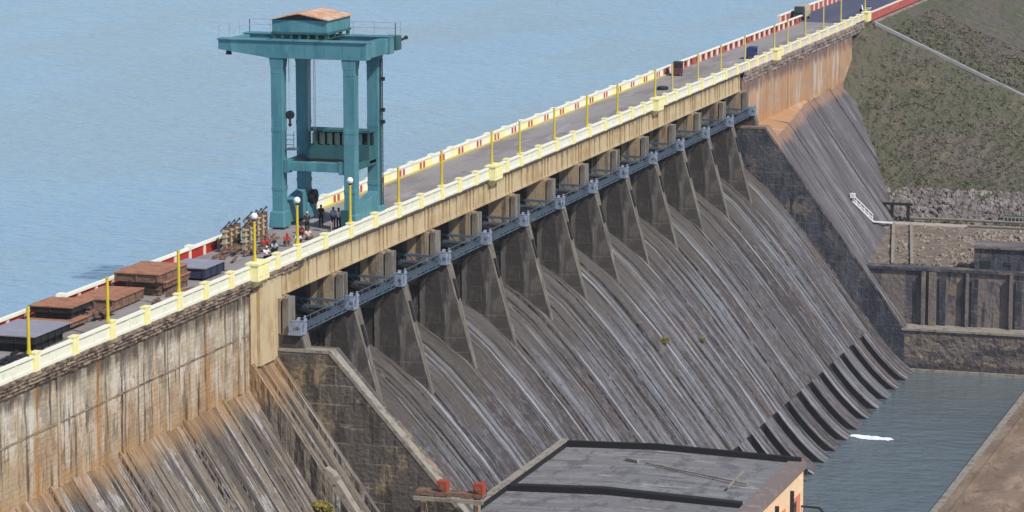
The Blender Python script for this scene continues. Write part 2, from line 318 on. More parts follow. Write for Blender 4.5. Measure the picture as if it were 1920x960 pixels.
M['dry']=layered('dry_grass_blades',(.165,.138,.092),[((.12,.092,.075),(.2,.2,.2),.45,.62,.8)],src='Object',bump=0)
M['yellow_leaf']=layered('yellow_green_leaves',(.22,.18,.05),[((.09,.095,.04),(2,2,2),.5,.62,.7)],src='Object',bump=0)
M['skin']=layered('brown_skin',(.22,.11,.065),[],rough=.6,bump=0)
M['hair']=layered('black_hair',(.012,.011,.011),[],rough=.5,bump=0)
def cloth(name,c): return layered(name,c,[(tuple(x*.75 for x in c),(5,5,5),.45,.65,.5)],src='Object',rough=.9,bump=0)

# ---- water
def water(name,deep,tint,sc,strength,rough,metal):
    t=NT(name)
    f,_=t.noise('Object',(.004,.012,1),.40,.62,5)
    t.l(t.mix(f,deep,tint),t.b.inputs['Base Color'])
    wf,_=t.noise('Object',(.012,.03,1),.35,.65,5,off=(3,9,0)); t.l(t.rng(wf,0,1,rough*.75,rough*1.35),t.b.inputs['Roughness']); t.b.inputs['IOR'].default_value=1.333; t.b.inputs['Metallic'].default_value=metal
    a=t.n('ShaderNodeTexNoise'); a.inputs['Scale'].default_value=1; a.inputs['Detail'].default_value=4; a.inputs['Roughness'].default_value=.55
    t.l(t.vec('Object',(sc[0],sc[1],1)),a.inputs['Vector'])
    b=t.n('ShaderNodeTexNoise'); b.inputs['Scale'].default_value=1; b.inputs['Detail'].default_value=3
    t.l(t.vec('Object',(sc[0]*.2,sc[1]*.2,1),(7,3,0)),b.inputs['Vector'])
    h=t.math('ADD',a.outputs['Fac'],t.math('MULTIPLY',b.outputs['Fac'],1.2))
    bp=t.n('ShaderNodeBump'); bp.inputs['Strength'].default_value=strength; bp.inputs['Distance'].default_value=.8
    t.l(h,bp.inputs['Height']); t.l(bp.outputs[0],t.b.inputs['Normal'])
    return t.m
M['lake']=water('reservoir_water',(.52,.76,.95),(.55,.79,.96),(.7,.40),1.3,.15,.66)
M['tail']=water('tailwater_water',(.19,.235,.255),(.23,.28,.295),(1.0,.5),.65,.15,.5)
M['foam']=layered('white_foam',(.85,.87,.9),[((.5,.55,.6),(1.2,1.2,1),.5,.66,.6)],src='Object',bump=0)

# ------------------------------------------------------------------ the setting
def sheet(name,x0,x1,y0,y1,z,mat,nx=1,ny=1):
    b=MB(); vs=[(x0+(x1-x0)*i/nx,y0+(y1-y0)*j/ny,z) for j in range(ny+1) for i in range(nx+1)]
    fs=[(j*(nx+1)+i,j*(nx+1)+i+1,(j+1)*(nx+1)+i+1,(j+1)*(nx+1)+i) for j in range(ny) for i in range(nx)]
    b.add(vs,fs); return tag(b.build(name,mat,fix=False),kind='structure')
sheet('reservoir_water',-9000,9000,8.3,14000,-7.0,M['lake'])
sheet('ground',-9000,9000,-9000,8.2,-40,M['soil'])
sheet('tailwater',-160,146.45,-38.0,-15,-35.5,M['tail'])
sheet('road',-160,217,.24,7.75,0,M['road'])
sheet('far_road',217,900,-.25,10.4,.004,M['far_road'])

P=lambda k:-3.4+11.63*k
L0=-8.84; LP=58.15

# ------------------------------------------------------------------ the dam
dam=thing('concrete_dam','long grey and tan concrete gravity dam with a ribbed spillway below its crest road','dam')
# left non-overflow block: vertical wall, then a slope
def strips(b,x0,x1,w,amp,prof,seed):
    rr=random.Random(seed); x=x0
    while x<x1-.01:
        x2=min(x1,x+w*rr.uniform(.55,1.5)); o=rr.uniform(-1,1)*amp
        b.prism(prof(o) if prof.__code__.co_argcount==1 else prof(o,(x+x2)/2),x,x2); x=x2
b=MB(); strips(b,-160,-60,4,.1,lambda o:[(8.2,-.03),(.5,-.03),(.5,-8.7),(-19.8-o,-39.5),(8.2,-39.5)],1)
strips(b,-60,-9.2,1.5,.16,lambda o:[(8.2,-.03),(.5-o*.12,-.03),(.5-o*.12,-8.7+o*.5),(-2.5-o,-13.3+o*.3),(-19.8-o,-39.5),(8.2,-39.5)],2)
lw=b.build('left_block',M['left_wall'],dam)
lw.data.materials.append(M['left_slope'])
for p in lw.data.polygons:
    if (p.normal.z>.2 and p.center.z<-9) or abs(p.normal.x)>.8: p.material_index=1
# buttress strip next to the spillway with ribs and gutters
prof=[(8.2,-.04),(.35,-.04),(.35,-7.2),(-22.4,-39.5),(8.2,-39.5)]
b=MB(); b.prism(prof,-9.2,-4.4,3)
st=b.build('side_buttress',M['left_slope'],dam)
st.data.materials.append(M['girder'])
for p in st.data.polygons:
    if abs(p.normal.y)>.9: p.material_index=1
def on_strip(y): return -7.2-(.35-y)*1.42
for x0,w,h in ((-9.2,.5,.7),(-7.5,.35,.35),(-5.0,.6,.9)):
    b=MB(); b.prism([(.3,-7.0+h*.4),(-22,on_strip(-22)+h),(-22,on_strip(-22)-.2),(.3,-7.4)],x0+.01,x0+w)
    b.build('slope_rib',M['left_slope'],dam)
def on_left(y): return -8.7-(.5-y)*1.517
for x0,w,h in ((-22,.45,.35),(-33,.3,.3),(-14.6,.4,.4),(-44,.4,.35)):
    b=MB(); b.prism([(.45,-8.4),(-19,on_left(-19)+h),(-19,on_left(-19)-.2),(.45,-8.9)],x0,x0+w)
    b.build('slope_rib',M['left_slope'],dam)
b=MB(); b.box(-8.0,-3.5,.08,.5,-7.1,-.5); b.build('end_pilaster',M['girder'],dam)
for xa,xb,ya in ((-11.6,-11.0,.30),(-42.6,-42.3,.38)):
    b=MB(); b.box(xa,xb,ya,.54,-8.6,-.6); b.build('downpipe_chase',M['left_wall'],dam)
# wall ledge lines
for z in (-4.4,):
    b=MB(); b.box(-160,-9.4,.44,.52,z-.07,z+.05); b.build('wall_ledge',M['corbel'],dam)
# spillway
crest=[(7.9,-39.5),(7.9,-12.5),(7.2,-10.6),(6.0,-9.6),(4.8,-9.25),(3.4,-9.4),(2.0,-9.95),(.6,-10.6),(-1.2,-11.75),(-3.5,-13.7),(-6.2,-16.6),(-9.0,-19.9),(-14.2,-26.6),(-17.0,-30.3)]
toe=[(-17.0,-30.3),(-18.2,-31.8),(-19.4,-33.15),(-20.6,-34.3),(-21.6,-35.1),(-22.2,-35.45)]
b=MB(); strips(b,-2.4,146.3,1.5,.11,lambda o:crest[:8]+[(y-o*.75,z+o*.65) for y,z in crest[8:-1]]+[(-17.0,-30.3+o*.65),(-17.0,-39.5)],3)
slots=[70.3-5.73*k for k in range(12,0,-1)]+[70.3+5.73*k for k in range(0,13)]
slots=[x for x in slots if 0<x<146]
SW=1.15
edges=[-2.4]
for c in slots: edges+= [c-SW,c+SW]
edges.append(146.3)
for i in range(0,len(edges),2):
    b.prism(toe+[(-22.2,-39.5),(-17.0,-39.5)],edges[i],edges[i+1])
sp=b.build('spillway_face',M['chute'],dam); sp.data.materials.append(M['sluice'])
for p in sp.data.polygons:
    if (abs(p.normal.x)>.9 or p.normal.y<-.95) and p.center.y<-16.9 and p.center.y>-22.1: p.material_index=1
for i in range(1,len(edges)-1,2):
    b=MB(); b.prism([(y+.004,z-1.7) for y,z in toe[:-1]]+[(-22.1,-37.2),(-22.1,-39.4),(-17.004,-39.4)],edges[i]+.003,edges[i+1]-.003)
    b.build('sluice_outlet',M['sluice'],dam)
# training walls
b=MB(); tw=[(.4,-6.4),(-4.2,-6.4),(-24.5,-28.9),(-24.5,-39.5),(.4,-39.5)]
b.prism(tw,P(0)-1.02,P(0)+1); o=b.build('left_training_wall',M['train_wall'],dam)
c=MB(); c.prism([(.2,-6.32),(-4.28,-6.32),(-24.6,-28.82),(-24.6,-29.3),(-4.1,-6.55),(.2,-6.55)],P(0)-1.06,P(0)+.0); c.build('coping',M['coping'],o)
b=MB(); tw=[(.2,-6.55),(-3.4,-6.6),(-20.9,-30.45),(-20.9,-39.5),(.2,-39.5)]
b.prism(tw,146.3,148.2); o=b.build('right_training_wall',M['far_train'],dam)
c=MB(); c.prism([(.2,-6.45),(-3.45,-6.5),(-20.95,-30.35),(-20.95,-30.8),(-3.3,-6.75),(.2,-6.75)],146.26,148.25); c.build('coping',M['right_slope'],o)
# right block
b=MB(); strips(b,149.0,216,2.0,.14,lambda o,x:[(8.2,-.03),(.3-o*.1,-.03),(.3-o*.1,-7.5),(.3-o-4.6*max(0,min(1,(186-x)/37)),-7.9+o*.6),(-22-o-4.6*max(0,min(1,(186-x)/37)),-39.5),(8.2,-39.5)],4)
rb=b.build('right_block',M['right_wall'],dam); rb.data.materials.append(M['right_slope'])
for p in rb.data.polygons:
    if (p.normal.z>.2 and p.center.z<-8) or abs(p.normal.x)>.8: p.material_index=1
b=MB(); b.box(148.3,149.6,.05,.6,-6.4,-.9); b.build('end_pilaster',M['right_wall'],dam)
b=MB(); b.box(174.6,175.2,.2,.34,-7.9,-1.2); b.build('downpipe_chase',M['right_wall'],dam)
# piers
for k in range(14):
    x=P(k)
    b=MB(); t=.95
    b.prism([(1.9,-2.45),(-.12,-2.45),(-.12,-5.22),(.3,-5.22),(.3,-5.32),(.7,-5.35),(.7,-7.2),(1.9,-7.2)],x-t,x+t)
    pr=b.build('pier',M['pier'],dam)
    t2=t+(.02 if 0<k<13 else -.06)
    b=MB(); b.prism([(7.6,-2.45),(1.903,-2.45),(1.903,-7.203),(.7,-7.203),(.7,-16.5),(7.6,-16.5)],x-t+.1,x+t-.1); b.build('pier_back',M['pier_low'],pr)  # upstream half in darker concrete: under-deck shade put into the colour
    b=MB()
    up=[(x-t2,.68,-5.3),(x-t2,-1.0,-5.3),(x-.74,-1.7,-5.3),(x+.74,-1.7,-5.3),(x+t2,-1.0,-5.3),(x+t2,.68,-5.3)]
    lo=[(x-t2,.68,-15.8),(x-t2,-2.4,-15.8),(x-.26,-4.45,-15.4),(x+.26,-4.45,-15.4),(x+t2,-2.4,-15.8),(x+t2,.68,-15.8)]
    b.add(up+lo,[tuple(range(6)),tuple(range(11,5,-1))]+[(a,6+a,6+(a+1)%6,(a+1)%6) for a in range(6)])
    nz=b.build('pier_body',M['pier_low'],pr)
    b=MB(); b.hexa([(x-.28,-4.48,-15.4),(x+.28,-4.48,-15.4),(x+.26,-4.3,-15.4),(x-.26,-4.3,-15.4)],[(x-.76,-1.74,-5.26),(x+.76,-1.74,-5.26),(x+.74,-1.5,-5.26),(x-.74,-1.5,-5.26)])
    b.box(x-t2-.02,x+t2+.02,-1.45,.6,-5.298,-5.24); b.build('pier_nose',M['nose'],pr)
    b=MB(); b.box(x-.9,x+.6,-.75,-.28,-5.24,-2.45); b.build('bearing_column',M['column'],pr)
    b=MB(); b.prism([(-2.0,-6.6),(-2.27,-6.6),(-2.72,-8.3),(-2.5,-8.3)],x-.2,x+.2); b.build('inspection_slot',M['black'],pr)
# gates between piers
for k in range(13):
    b=MB(); pts=[]
    for i in range(9):
        a=R(-32+64*i/8); pts.append((6.6-4.0*(1-math.cos(a))*1.0-1.3,-6.6+5.0*math.sin(a)))
    b.prism(pts+[(p[0]+.25,p[1]) for p in pts[::-1]],P(k)+.98,P(k+1)-.98)
    g=b.build('spillway_gate',M['gate'],dam)
    for yy in (P(k)+1.5,P(k+1)-1.5):
        b=MB(); b.bar((yy,4.7,-8.2),(yy,-.3,-6.1),.28); b.bar((yy,4.9,-4.6),(yy,-.3,-6.0),.28); b.bar((yy,3,-7.4),(yy,3,-5.2),.2)
        b.build('gate_arm',M['gate'],g)
# bridge girders: one per span
for k in range(13):
    x0,x1=P(k)+.02,P(k+1)-.02
    if k==0: x0=-3.3
    b=MB(); b.box(x0,x1,.22,.62,-2.38,-.28)
    for i,fr in enumerate((.0,.08,.34,.5,.66,.92)):
        xx=x0+(x1-x0)*fr; w=.34 if fr in (.0,.92) else .2
        b.box(xx,xx+w,.10,.21,-2.34,-.33)
    b.box(x0,x1,.14,.218,-2.40,-2.2)
    b.build('bridge_girder',M['girder'],dam)
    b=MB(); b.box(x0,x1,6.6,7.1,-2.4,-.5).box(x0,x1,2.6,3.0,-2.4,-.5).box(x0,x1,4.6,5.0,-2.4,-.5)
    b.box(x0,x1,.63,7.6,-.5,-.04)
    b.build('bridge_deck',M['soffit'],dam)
# corbel courses under the parapet (ragged masonry)
def ragged(name,x0,x1,prof,mat,dx,amp,seed,parent):
    rnd=random.Random(seed); n=len(prof); nx=int((x1-x0)/dx); vs=[];fs=[]
    for i in range(nx+1):
        x=x0+(x1-x0)*i/nx
        for j,(y,z) in enumerate(prof):
            a=0 if j in (0,n-1) else amp
            vs.append((x+rnd.uniform(-.3,.3)*dx*(0<i<nx),y+rnd.uniform(-a,a),z+rnd.uniform(-a,a)*.8))
    for i in range(nx):
        for j in range(n-1): fs.append((i*n+j,(i+1)*n+j,(i+1)*n+j+1,i*n+j+1))
    bb=MB(); bb.add(vs,fs); return bb.build(name,mat,parent)
ragged('corbel',-76,-3.4,[(.25,-.12),(-.12,-.14),(-.10,-.38),(.0,-.42),(-.03,-.62),(.14,-.68),(.12,-.9),(.30,-.98),(.29,-1.2),(.52,-1.45)],M['corbel'],.3,.05,3,dam)
ragged('corbel',-3.4,1.2,[(.25,-.12),(-.12,-.14),(-.10,-.38),(.02,-.45),(.0,-.72),(.2,-.8),(.22,-.85)],M['corbel'],.3,.05,5,dam)
ragged('corbel',148.4,224.4,[(.25,-.12),(-.14,-.14),(-.12,-.62),(.0,-.70),(.02,-1.1),(.18,-1.2),(.2,-1.6),(.32,-1.75)],M['right_corbel'],.7,.09,4,dam)
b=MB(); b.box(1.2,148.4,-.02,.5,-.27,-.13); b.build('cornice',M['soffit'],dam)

# ------------------------------------------------------------------ parapets
para=thing('cream_parapet','cream and white panelled parapet along the spillway side of the crest road','parapet')
rel=[0,4.4,8.84,14.7,20.6,26.4,32.3,38.0,43.7,48.5,53.3]
posts=[]
for k in range(-1,5):
    for r_ in rel:
        x=L0+LP*k+r_
        if -70<x<224.2: posts.append((x,r_==0))
pw=MB; first=None
for i,(x,bal) in enumerate(posts):
    b=MB()
    if bal:
        b.box(x-1.15,x+1.15,-.62,.36,-.22,1.02).box(x-1.25,x+1.25,-.70,.40,1.02,1.16)
        b.box(x-.95,x-.25,-.66,-.62,.1,.85).box(x+.25,x+.95,-.66,-.62,.1,.85)
        b.hexa([(x-.5,0,-.8),(x+.5,0,-.8),(x+.5,.3,-.8),(x-.5,.3,-.8)],[(x-1.1,-.55,-.24),(x+1.1,-.55,-.24),(x+1.1,.3,-.24),(x-1.1,.3,-.24)])
        b.build('balcony_post',M['cream'],para)
    else:
        b.box(x-.42,x-.04,-.09,.31,-.13,1.06).box(x+.04,x+.42,-.09,.31,-.13,1.06).box(x-.05,x+.05,-.05,.29,-.12,1.04).box(x-.46,x+.46,-.12,.34,1.06,1.15)
        b.build('post',M['cream'],para)
for i in range(len(posts)-1):
    xa=posts[i][0]+(1.16 if posts[i][1] else .43); xb=posts[i+1][0]-(1.16 if posts[i+1][1] else .43)
    far=xa>140
    b=MB(); n=2 if xa<60 else 4
    b.box(xa,xb,.07,.16,.0,.86)
    for j in range(1,n):
        xx=xa+(xb-xa)*j/n; b.box(xx-.09,xx+.09,.0,.22,.06,.8)
    b.box(xa,xb,-.01,.24,-.11,.1)
    pn=b.build('panel',M['far_panel'] if far else M['panel'],para)
    b=MB(); xm=(xa+xb)/2
    b.prism([(-.04,.80),(-.04,.96),(.27,.96),(.27,.80)],xa,xb); b.build('coping',M['coping_white'],pn)

def upstream(name,label,x0,x1,pitch,kind):
    t=thing(name,label,'parapet'); n=int(round((x1-x0)/pitch)); pitch=(x1-x0)/n
    for i in range(n):
        a,c=x0+i*pitch,x0+(i+1)*pitch
        b=MB()
        if kind=='red':
            b.box(a+.2,c-.2,7.86,7.98,-.02,.78); pn=b.build('panel',M['red'],t)
            b=MB(); b.box(a-.2,a+.2,7.78,8.06,-.02,.80); b.build('post',M['pinkwhite'],t)
            b=MB(); b.box(a,c,7.72,8.1,.80,.98)
            if i%4==1: b.box(a-.35,a+.35,7.68,8.14,.98,1.18)
            b.build('coping',M['coping_white'],pn)
        elif kind=='cream':
            b.box(a,c,7.82,8.04,-.02,.86); pn=b.build('panel',M['cream'] if i%2 else M['coping_white'],t)
            m=(a+c)/2
            b=MB(); b.box(m-.75,m-.22,7.79,7.82,.05,.72); b.build('red_slot',M['pinkred'],pn)
            b=MB(); b.box(m+.22,m+.75,7.79,7.82,.05,.72); b.build('red_slot',M['pinkred'],pn)
            b=MB(); b.box(a,c,7.74,8.1,.86,1.0).box(a-.5,a+.5,7.70,8.14,1.0,1.14); b.build('coping',M['coping_white'],pn)
            b=MB(); b.box(a,c,7.60,7.79,-.01,.14); b.build('kerb',M['yellow_far'],pn)
        else:
            b.box(a+.45,c-.45,7.86,8.02,-.02,.84); pn=b.build('panel',M['pinkred'],t)
            b=MB(); b.box(a-.45,a+.45,7.80,8.06,-.02,.86); b.build('post',M['pinkwhite'] if i%5 else M['pinkred'],t)
            m=(a+c)/2
            b=MB(); b.box(m-.32,m+.32,7.82,7.858,.22,.74); b.build('dark_slot',M['dark_hole'],pn)
            b=MB(); b.box(a,c,7.74,8.1,.86,1.0); b.build('coping',M['coping_white'],pn)
    return t
upstream('red_parapet','dark red panelled parapet with white posts on the lake side behind the stacked plates',-75,5.4,2.92,'red')
upstream('lake_parapet','cream lake side parapet with pairs of red slots along the empty road',20.5,140.5,5.8,'cream')
upstream('striped_parapet','red lake side parapet with white posts and dark slots along the far road',140.5,217,2.9,'striped')
# beyond the dam: a second offset lake side parapet and the red kerb wall on the embankment
t=thing('offset_parapet','red and white parapet set back on the lake side where the road widens far away','parapet')
for i in range(24):
    a=214+i*3.2
    b=MB(); b.box(a+.5,a+3.2,10.3,10.55,0,.95); pn=b.build('panel',M['pinkred'],t)
    b=MB(); b.box(a-.5,a+.5,10.26,10.6,0,1.0); b.build('post',M['pinkwhite'],t)
    b=MB(); b.box(a-.5,a+2.7,10.2,10.66,1.0,1.16); b.build('coping',M['coping_white'],pn)
t=thing('red_kerb_wall','low plain faded red wall edging the road on the grass embankment','wall')
b=MB(); b.box(225.2,420,-.55,-.25,-.3,.8); b.build('wall_body',M['pinkred'],t)
b=MB(); b.box(225.1,420,-.62,-.2,.8,.95); b.build('coping',M['pinkwhite'],t)
b=MB(); b.box(225.3,420,-1.1,-.56,-.9,-.45); b.build('wall_footing',M['right_corbel'],t)

# ------------------------------------------------------------------ poles
px=[-47.26,-35.19,-23.16,-8.84,0,11.81,23.51,34.91,49.31,57.9,69.3,80.8,92.2,107.5,114.9,126.5,137.5,149.7,165.7,173.35,183.9,195.3,206.9,223.8]
ordn=['first','second','third','fourth','fifth','sixth','seventh','eighth','ninth','tenth','eleventh','twelfth','thirteenth','fourteenth','fifteenth','sixteenth','seventeenth','eighteenth','nineteenth','twentieth','twenty-first','twenty-second','twenty-third','twenty-fourth']
def make_pole(mat):
    t=thing('lamp_post','x','lamp post',(0,0,0),0,'yellow lamp posts along the cream parapet')
    b=MB(); b.tube((0,0,0),(0,0,.25),.17,.15,10).tube((0,0,.25),(0,0,2.95),.115,.10,10).tube((0,0,2.95),(0,0,3.05),.13,.13,10)
    b.build('pole',mat,t); return t
def add_globe(t):
    b=MB(); b.tube((0,0,3.05),(0,0,3.2),.12,.16,10); b.build('lamp_neck',M['navy'],t)
    b=MB(); b.ball((0,0,3.44),.27,14,10); b.build('lamp_globe',M['globe'],t,smooth=True)
protoN=make_pole(M['yellow']); protoF=make_pole(M['yellow_far']); protoG=copy_tree(protoN); add_globe(protoG)
used=set()
globes={3:'yellow lamp post with white globe nearest the stacked plates and rusty scrap',4:'yellow lamp post with white globe in front of the seated people',5:'yellow lamp post with white globe beside the near right crane leg'}
for i,x in enumerate(px):
    pr=protoG if i in globes else (protoF if x>110 else protoN)
    o=pr if id(pr) not in used else copy_tree(pr)
    used.add(id(pr))
    o.location=(x,.1,1.15 if abs((x-L0+.5)%LP)>1 else 1.16)
    if i in globes: o['label']=globes[i]
    elif i<3: o['label']=['bare yellow pole by the grey plate at the left edge of the photo','bare yellow pole in front of the low rust brown plate','bare yellow pole between the tall rusty stack and the dark blue plate'][i]
    else: o['label']='bare %syellow pole on the cream parapet, %s post counting from the left end'%('pale ' if x>110 else '',ordn[i])

# ------------------------------------------------------------------ gantry crane
CX0,CX1=14.0,19.6; CY0,CY1=.78,7.12
crane=thing('gantry_crane','tall teal gantry crane straddling the crest road with a tin roofed hut on top','crane',(16.3,4.0,0))
ox,oy=16.3,4.0
def CR(bm,name,mat,parent=None,bev=.03):
    bm.v=[(x-ox,y-oy,z) for x,y,z in bm.v]; return bm.build(name,mat,parent or crane,bevel=bev)
for x in (CX0,CX1):
    for y in (CY0,CY1):
        b=MB(); w=.49
        b.hexa([(x-.5,y-w+.02,.9),(x+.5,y-w+.02,.9),(x+.5,y+w-.02,.9),(x-.5,y+w-.02,.9)],[(x-.52,y-w,14.220),(x+.52,y-w,14.220),(x+.52,y+w,14.220),(x-.52,y+w,14.220)])
        b.box(x-.54,x+.54,y-w-.02,y+w+.02,12.920,13.000)
        for zz in (3.2,8.1): b.box(x-.535,x+.535,y-w-.015,y+w+.015,zz,zz+.35)
        b.hexa([(x-.53,y-w-.02,13.370),(x+.53,y-w-.02,13.370),(x+.53,y+w+.02,13.370),(x-.53,y+w+.02,13.370)],[(x-.53,y-w-.14,14.200),(x+.53,y-w-.14,14.200),(x+.53,y+w+.3,14.200),(x-.53,y+w+.14,14.200)])
        lg=CR(b,'leg',M['teal'])
        b=MB(); b.hexa([(x-.8,y-.72,.12),(x+.8,y-.72,.12),(x+.8,y+.72,.12),(x-.8,y+.72,.12)],[(x-.7,y-.62,1.5),(x+.7,y-.62,1.5),(x+.7,y+.62,1.5),(x-.7,y+.62,1.5)]); CR(b,'leg_foot',M['teal'],lg,.12)
# sill beams along the road
for y in (CY0,CY1):
    b=MB(); b.hexa([(CX0+.6,y-.45,.35),(CX1+1.8,y-.45,.35),(CX1+1.8,y+.45,.35),(CX0+.6,y+.45,.35)],[(CX0+.6,y-.4,1.9),(CX1+.6,y-.4,2.9),(CX1+.6,y+.4,2.9),(CX0+.6,y+.4,1.9)])
    sb=CR(b,'sill_beam',M['teal'])
    for xx in (CX0-.3,CX0+1.1,CX1-1.1,CX1+.3,CX1+1.3):
        b=MB(); b.tube((xx,y-.28,.30),(xx,y+.28,.30),.30,.30,14); CR(b,'wheel',M['black'],sb,0)
# top girders across the road with tapered cantilever to the lake
for x in (CX0,CX1):
    b=MB(); prof=[(-.8,14.220),(7.7,14.220),(12.2,14.820),(12.2,15.620),(-.8,15.620)]
    b.prism(prof,x-.56,x+.56); b.box(x-.7,x+.7,-.85,12.3,15.622,15.700)
    for i in range(8): b.box(x-.585,x-.56,-.5+i*1.65,-.42+i*1.65,14.95 if i>4 else 14.3,15.56)
    b.box(x-.60,x-.56,-.79,8.0,14.222,14.30)
    CR(b,'main_girder',M['teal'])
b=MB(); b.box(CX0+.63,CX1-.63,-.75,.05,14.320,15.570); CR(b,'end_girder',M['teal'])
b=MB(); b.box(CX0+.63,CX1-.63,11.6,12.15,14.920,15.570); CR(b,'end_girder',M['teal'])
b=MB(); b.box(CX0+.63,CX1-.63,.06,11.59,15.170,15.270); CR(b,'deck',M['deck_plate'])
b=MB(); b.hexa([(CX1+.75,-.95,14.420),(CX1+2.0,-.95,14.420),(CX1+2.0,.2,14.420),(CX1+.75,.2,14.420)],[(CX1+.75,-.95,15.620),(CX1+2.0,-.95,15.620),(CX1+2.0,.2,15.620),(CX1+.75,.2,15.620)]); CR(b,'side_platform',M['teal_dark'])
b=MB()
def railrun(pts,h=1.05,step=1.7):
    for p,q in zip(pts,pts[1:]):
        p=Vector(p);q=Vector(q);n=max(1,int((q-p).length/step))
        for i in range(n+1):
            c=p.lerp(q,i/n); b.bar(c,c+Vector((0,0,h)),.05)
        for hh in (h,h*.55): b.bar(p+Vector((0,0,hh)),q+Vector((0,0,hh)),.05)
railrun([(CX0-.5,12.15,15.720),(CX1+.6,12.15,15.720),(CX1+.6,-.9,15.720),(CX1+1.9,-.9,15.720)])
CR(b,'railing',M['steel'],None,0)
# machinery hut
hx0,hx1,hy0,hy1=CX0+.9,CX1+.75,3.15,8.0; ym0=5.6
b=MB(); b.box(hx0,hx1,hy0,hy1,16.230,17.250)
hut=CR(b,'machinery_hut',M['teal'])
b=MB(); b.box(hx0-.06,hx1+.06,hy0-.06,hy1+.06,16.080,16.230)
for yy in (hy0+.2,ym0,hy1-.2): b.box(CX0-.5,CX1+.5,yy-.12,yy+.12,15.685,15.730)
for i in range(7):
    y=hy0+.05+(hy1-hy0-.3)*i/6; b.box(hx0,hx0+.2,y,y+.2,15.732,16.080).box(hx1-.2,hx1,y,y+.2,15.732,16.080)
for i in range(4):
    x=hx0+.3+(hx1-hx0-.8)*i/3; b.box(x,x+.2,hy0,hy0+.2,15.732,16.080)
CR(b,'hut_base_frame',M['teal_dark'],hut,0)
b=MB(); ym=(hy0+hy1)/2
for s in (1,-1):
    ye=hy0-.18 if s<0 else hy1+.18
    b.hexa([(hx0-.25,ym,17.760),(hx1+.2,ym,17.760),(hx1+.2,ye,17.270),(hx0-.25,ye,17.270)],[(hx0-.25,ym,17.840),(hx1+.2,ym,17.840),(hx1+.2,ye,17.350),(hx0-.25,ye,17.350)])
CR(b,'hut_roof',M['roof_rust'],hut,0)
b=MB(); b.add([(hx0-.02,hy0,17.250),(hx0-.02,hy1,17.250),(hx0-.02,ym,17.730),(hx0+.1,hy0,17.250),(hx0+.1,hy1,17.250),(hx0+.1,ym,17.730)],[(0,1,2),(3,5,4),(0,2,5,3),(1,4,5,2),(0,3,4,1)]); CR(b,'hut_gable',M['black'],hut,0)
# lower tie beam and the operator cabin
b=MB(); b.box(CX0-.35,CX0+.35,CY0+.46,CY1-.46,4.9,5.65); b.box(CX0-.40,CX0+.40,CY0+.47,CY0+1.0,4.72,5.8).box(CX0-.40,CX0+.40,CY1-1.0,CY1-.47,4.72,5.8); CR(b,'tie_beam',M['teal'])
for y in (CY0,CY1):
    b=MB(); b.box(CX0+.48,CX1-.48,y-.3,y+.3,5.0,5.5); CR(b,'tie_beam',M['teal_dark'])
b=MB(); cx0,cx1,cy0,cy1=CX1-1.9,CX1-.6,CY0-.2,CY1-1.1
b.box(cx0,cx1,cy0,cy1,5.45,6.60).box(cx0-.05,cx1+.05,cy0-.05,cy1+.05,7.75,7.95)
for i in range(9):
    y=cy0+(cy1-cy0-.14)*i/8; b.box(cx0,cx0+.14,y,y+.14,6.60,7.75)
    if i in(0,4,8): b.box(cx1-.1,cx1,y,y+.1,6.60,7.75)
cab=CR(b,'operator_cabin',M['teal_dark'],None,0)
b=MB(); b.box(cx1-.25,cx1-.2,cy0+.1,cy1-.1,6.60,7.75); CR(b,'cabin_back',M['black'],cab,0)
for i in range(1,8):
    y=cy0+(cy1-cy0-.14)*i/8; b=MB(); b.box(cx0+.3,cx0+.36,y+.2,y+.52,6.65,7.60); CR(b,'cabin_panel',M['tarp'],cab,0)
b=MB(); b.box(cx0-.1,cx1+.1,cy0-.1,cy1+.1,5.20,5.44); CR(b,'cabin_floor',M['black'],cab,0)
# hoist ropes, hook block, ladder, reel, control box
b=MB()
for dy in (0,.12,.5,.62): b.bar((CX0+2.2,4.75+dy,7.95),(CX0+2.2,4.75+dy,14.3),.035)
b.bar((CX0+.4,6.35,9.9),(CX0+.4,6.35,14.2),.05)
CR(b,'hoist_rope',M['steel'],None,0)
b=MB(); b.tube((CX0+.25,6.3,9.45),(CX0+.55,6.3,9.45),.36,.36,14); b.bar((CX0+.4,6.3,9.1),(CX0+.4,6.3,8.7),.14); b.tube((CX0+.4,6.3,8.7),(CX0+.4,6.3,8.45),.2,.05,8); CR(b,'hook_block',M['black'],None,0)
b=MB()
for z in (7.0,7.4,7.8): b.bar((CX0+.2,6.6,z),(CX0+.2,5.9,z),.05)
b.bar((CX0+.2,6.6,6.7),(CX0+.2,6.6,8.1),.05).bar((CX0+.2,5.9,6.7),(CX0+.2,5.9,8.1),.05).box(CX0+.0,CX0+.9,5.75,6.62,6.55,6.68); CR(b,'cage_ladder',M['blue_steel'],None,0)
b=MB(); b.bar((CX1+.3,CY0-.62,1.5),(CX1+.3,CY0-.62,13.8),.06).bar((CX1-.2,CY0-.62,1.5),(CX1-.2,CY0-.62,13.8),.06)
for i in range(30): b.bar((CX1+.3,CY0-.62,1.6+i*.4),(CX1-.2,CY0-.62,1.6+i*.4),.04)
for z in (12.1,9.5,8.5): b.cbox((CX1+.1,CY0-.72,z),(.3,.3,.3))
CR(b,'leg_ladder',M['black'],None,0)
RX,RY,RZ=19.6,6.25,1.95
b=MB(); b.tube((RX,RY-.18,RZ),(RX,RY+.18,RZ),.62,.62,18).tube((RX,RY-.3,RZ),(RX,RY+.5,RZ),.2,.2,10); CR(b,'cable_reel',M['black'],None,0)
b=MB(); b.box(CX0-1.0,CX0-.72,CY0-.1,CY0+.6,.4,1.9); CR(b,'control_cabinet',M['teal_dark'],None,.02)
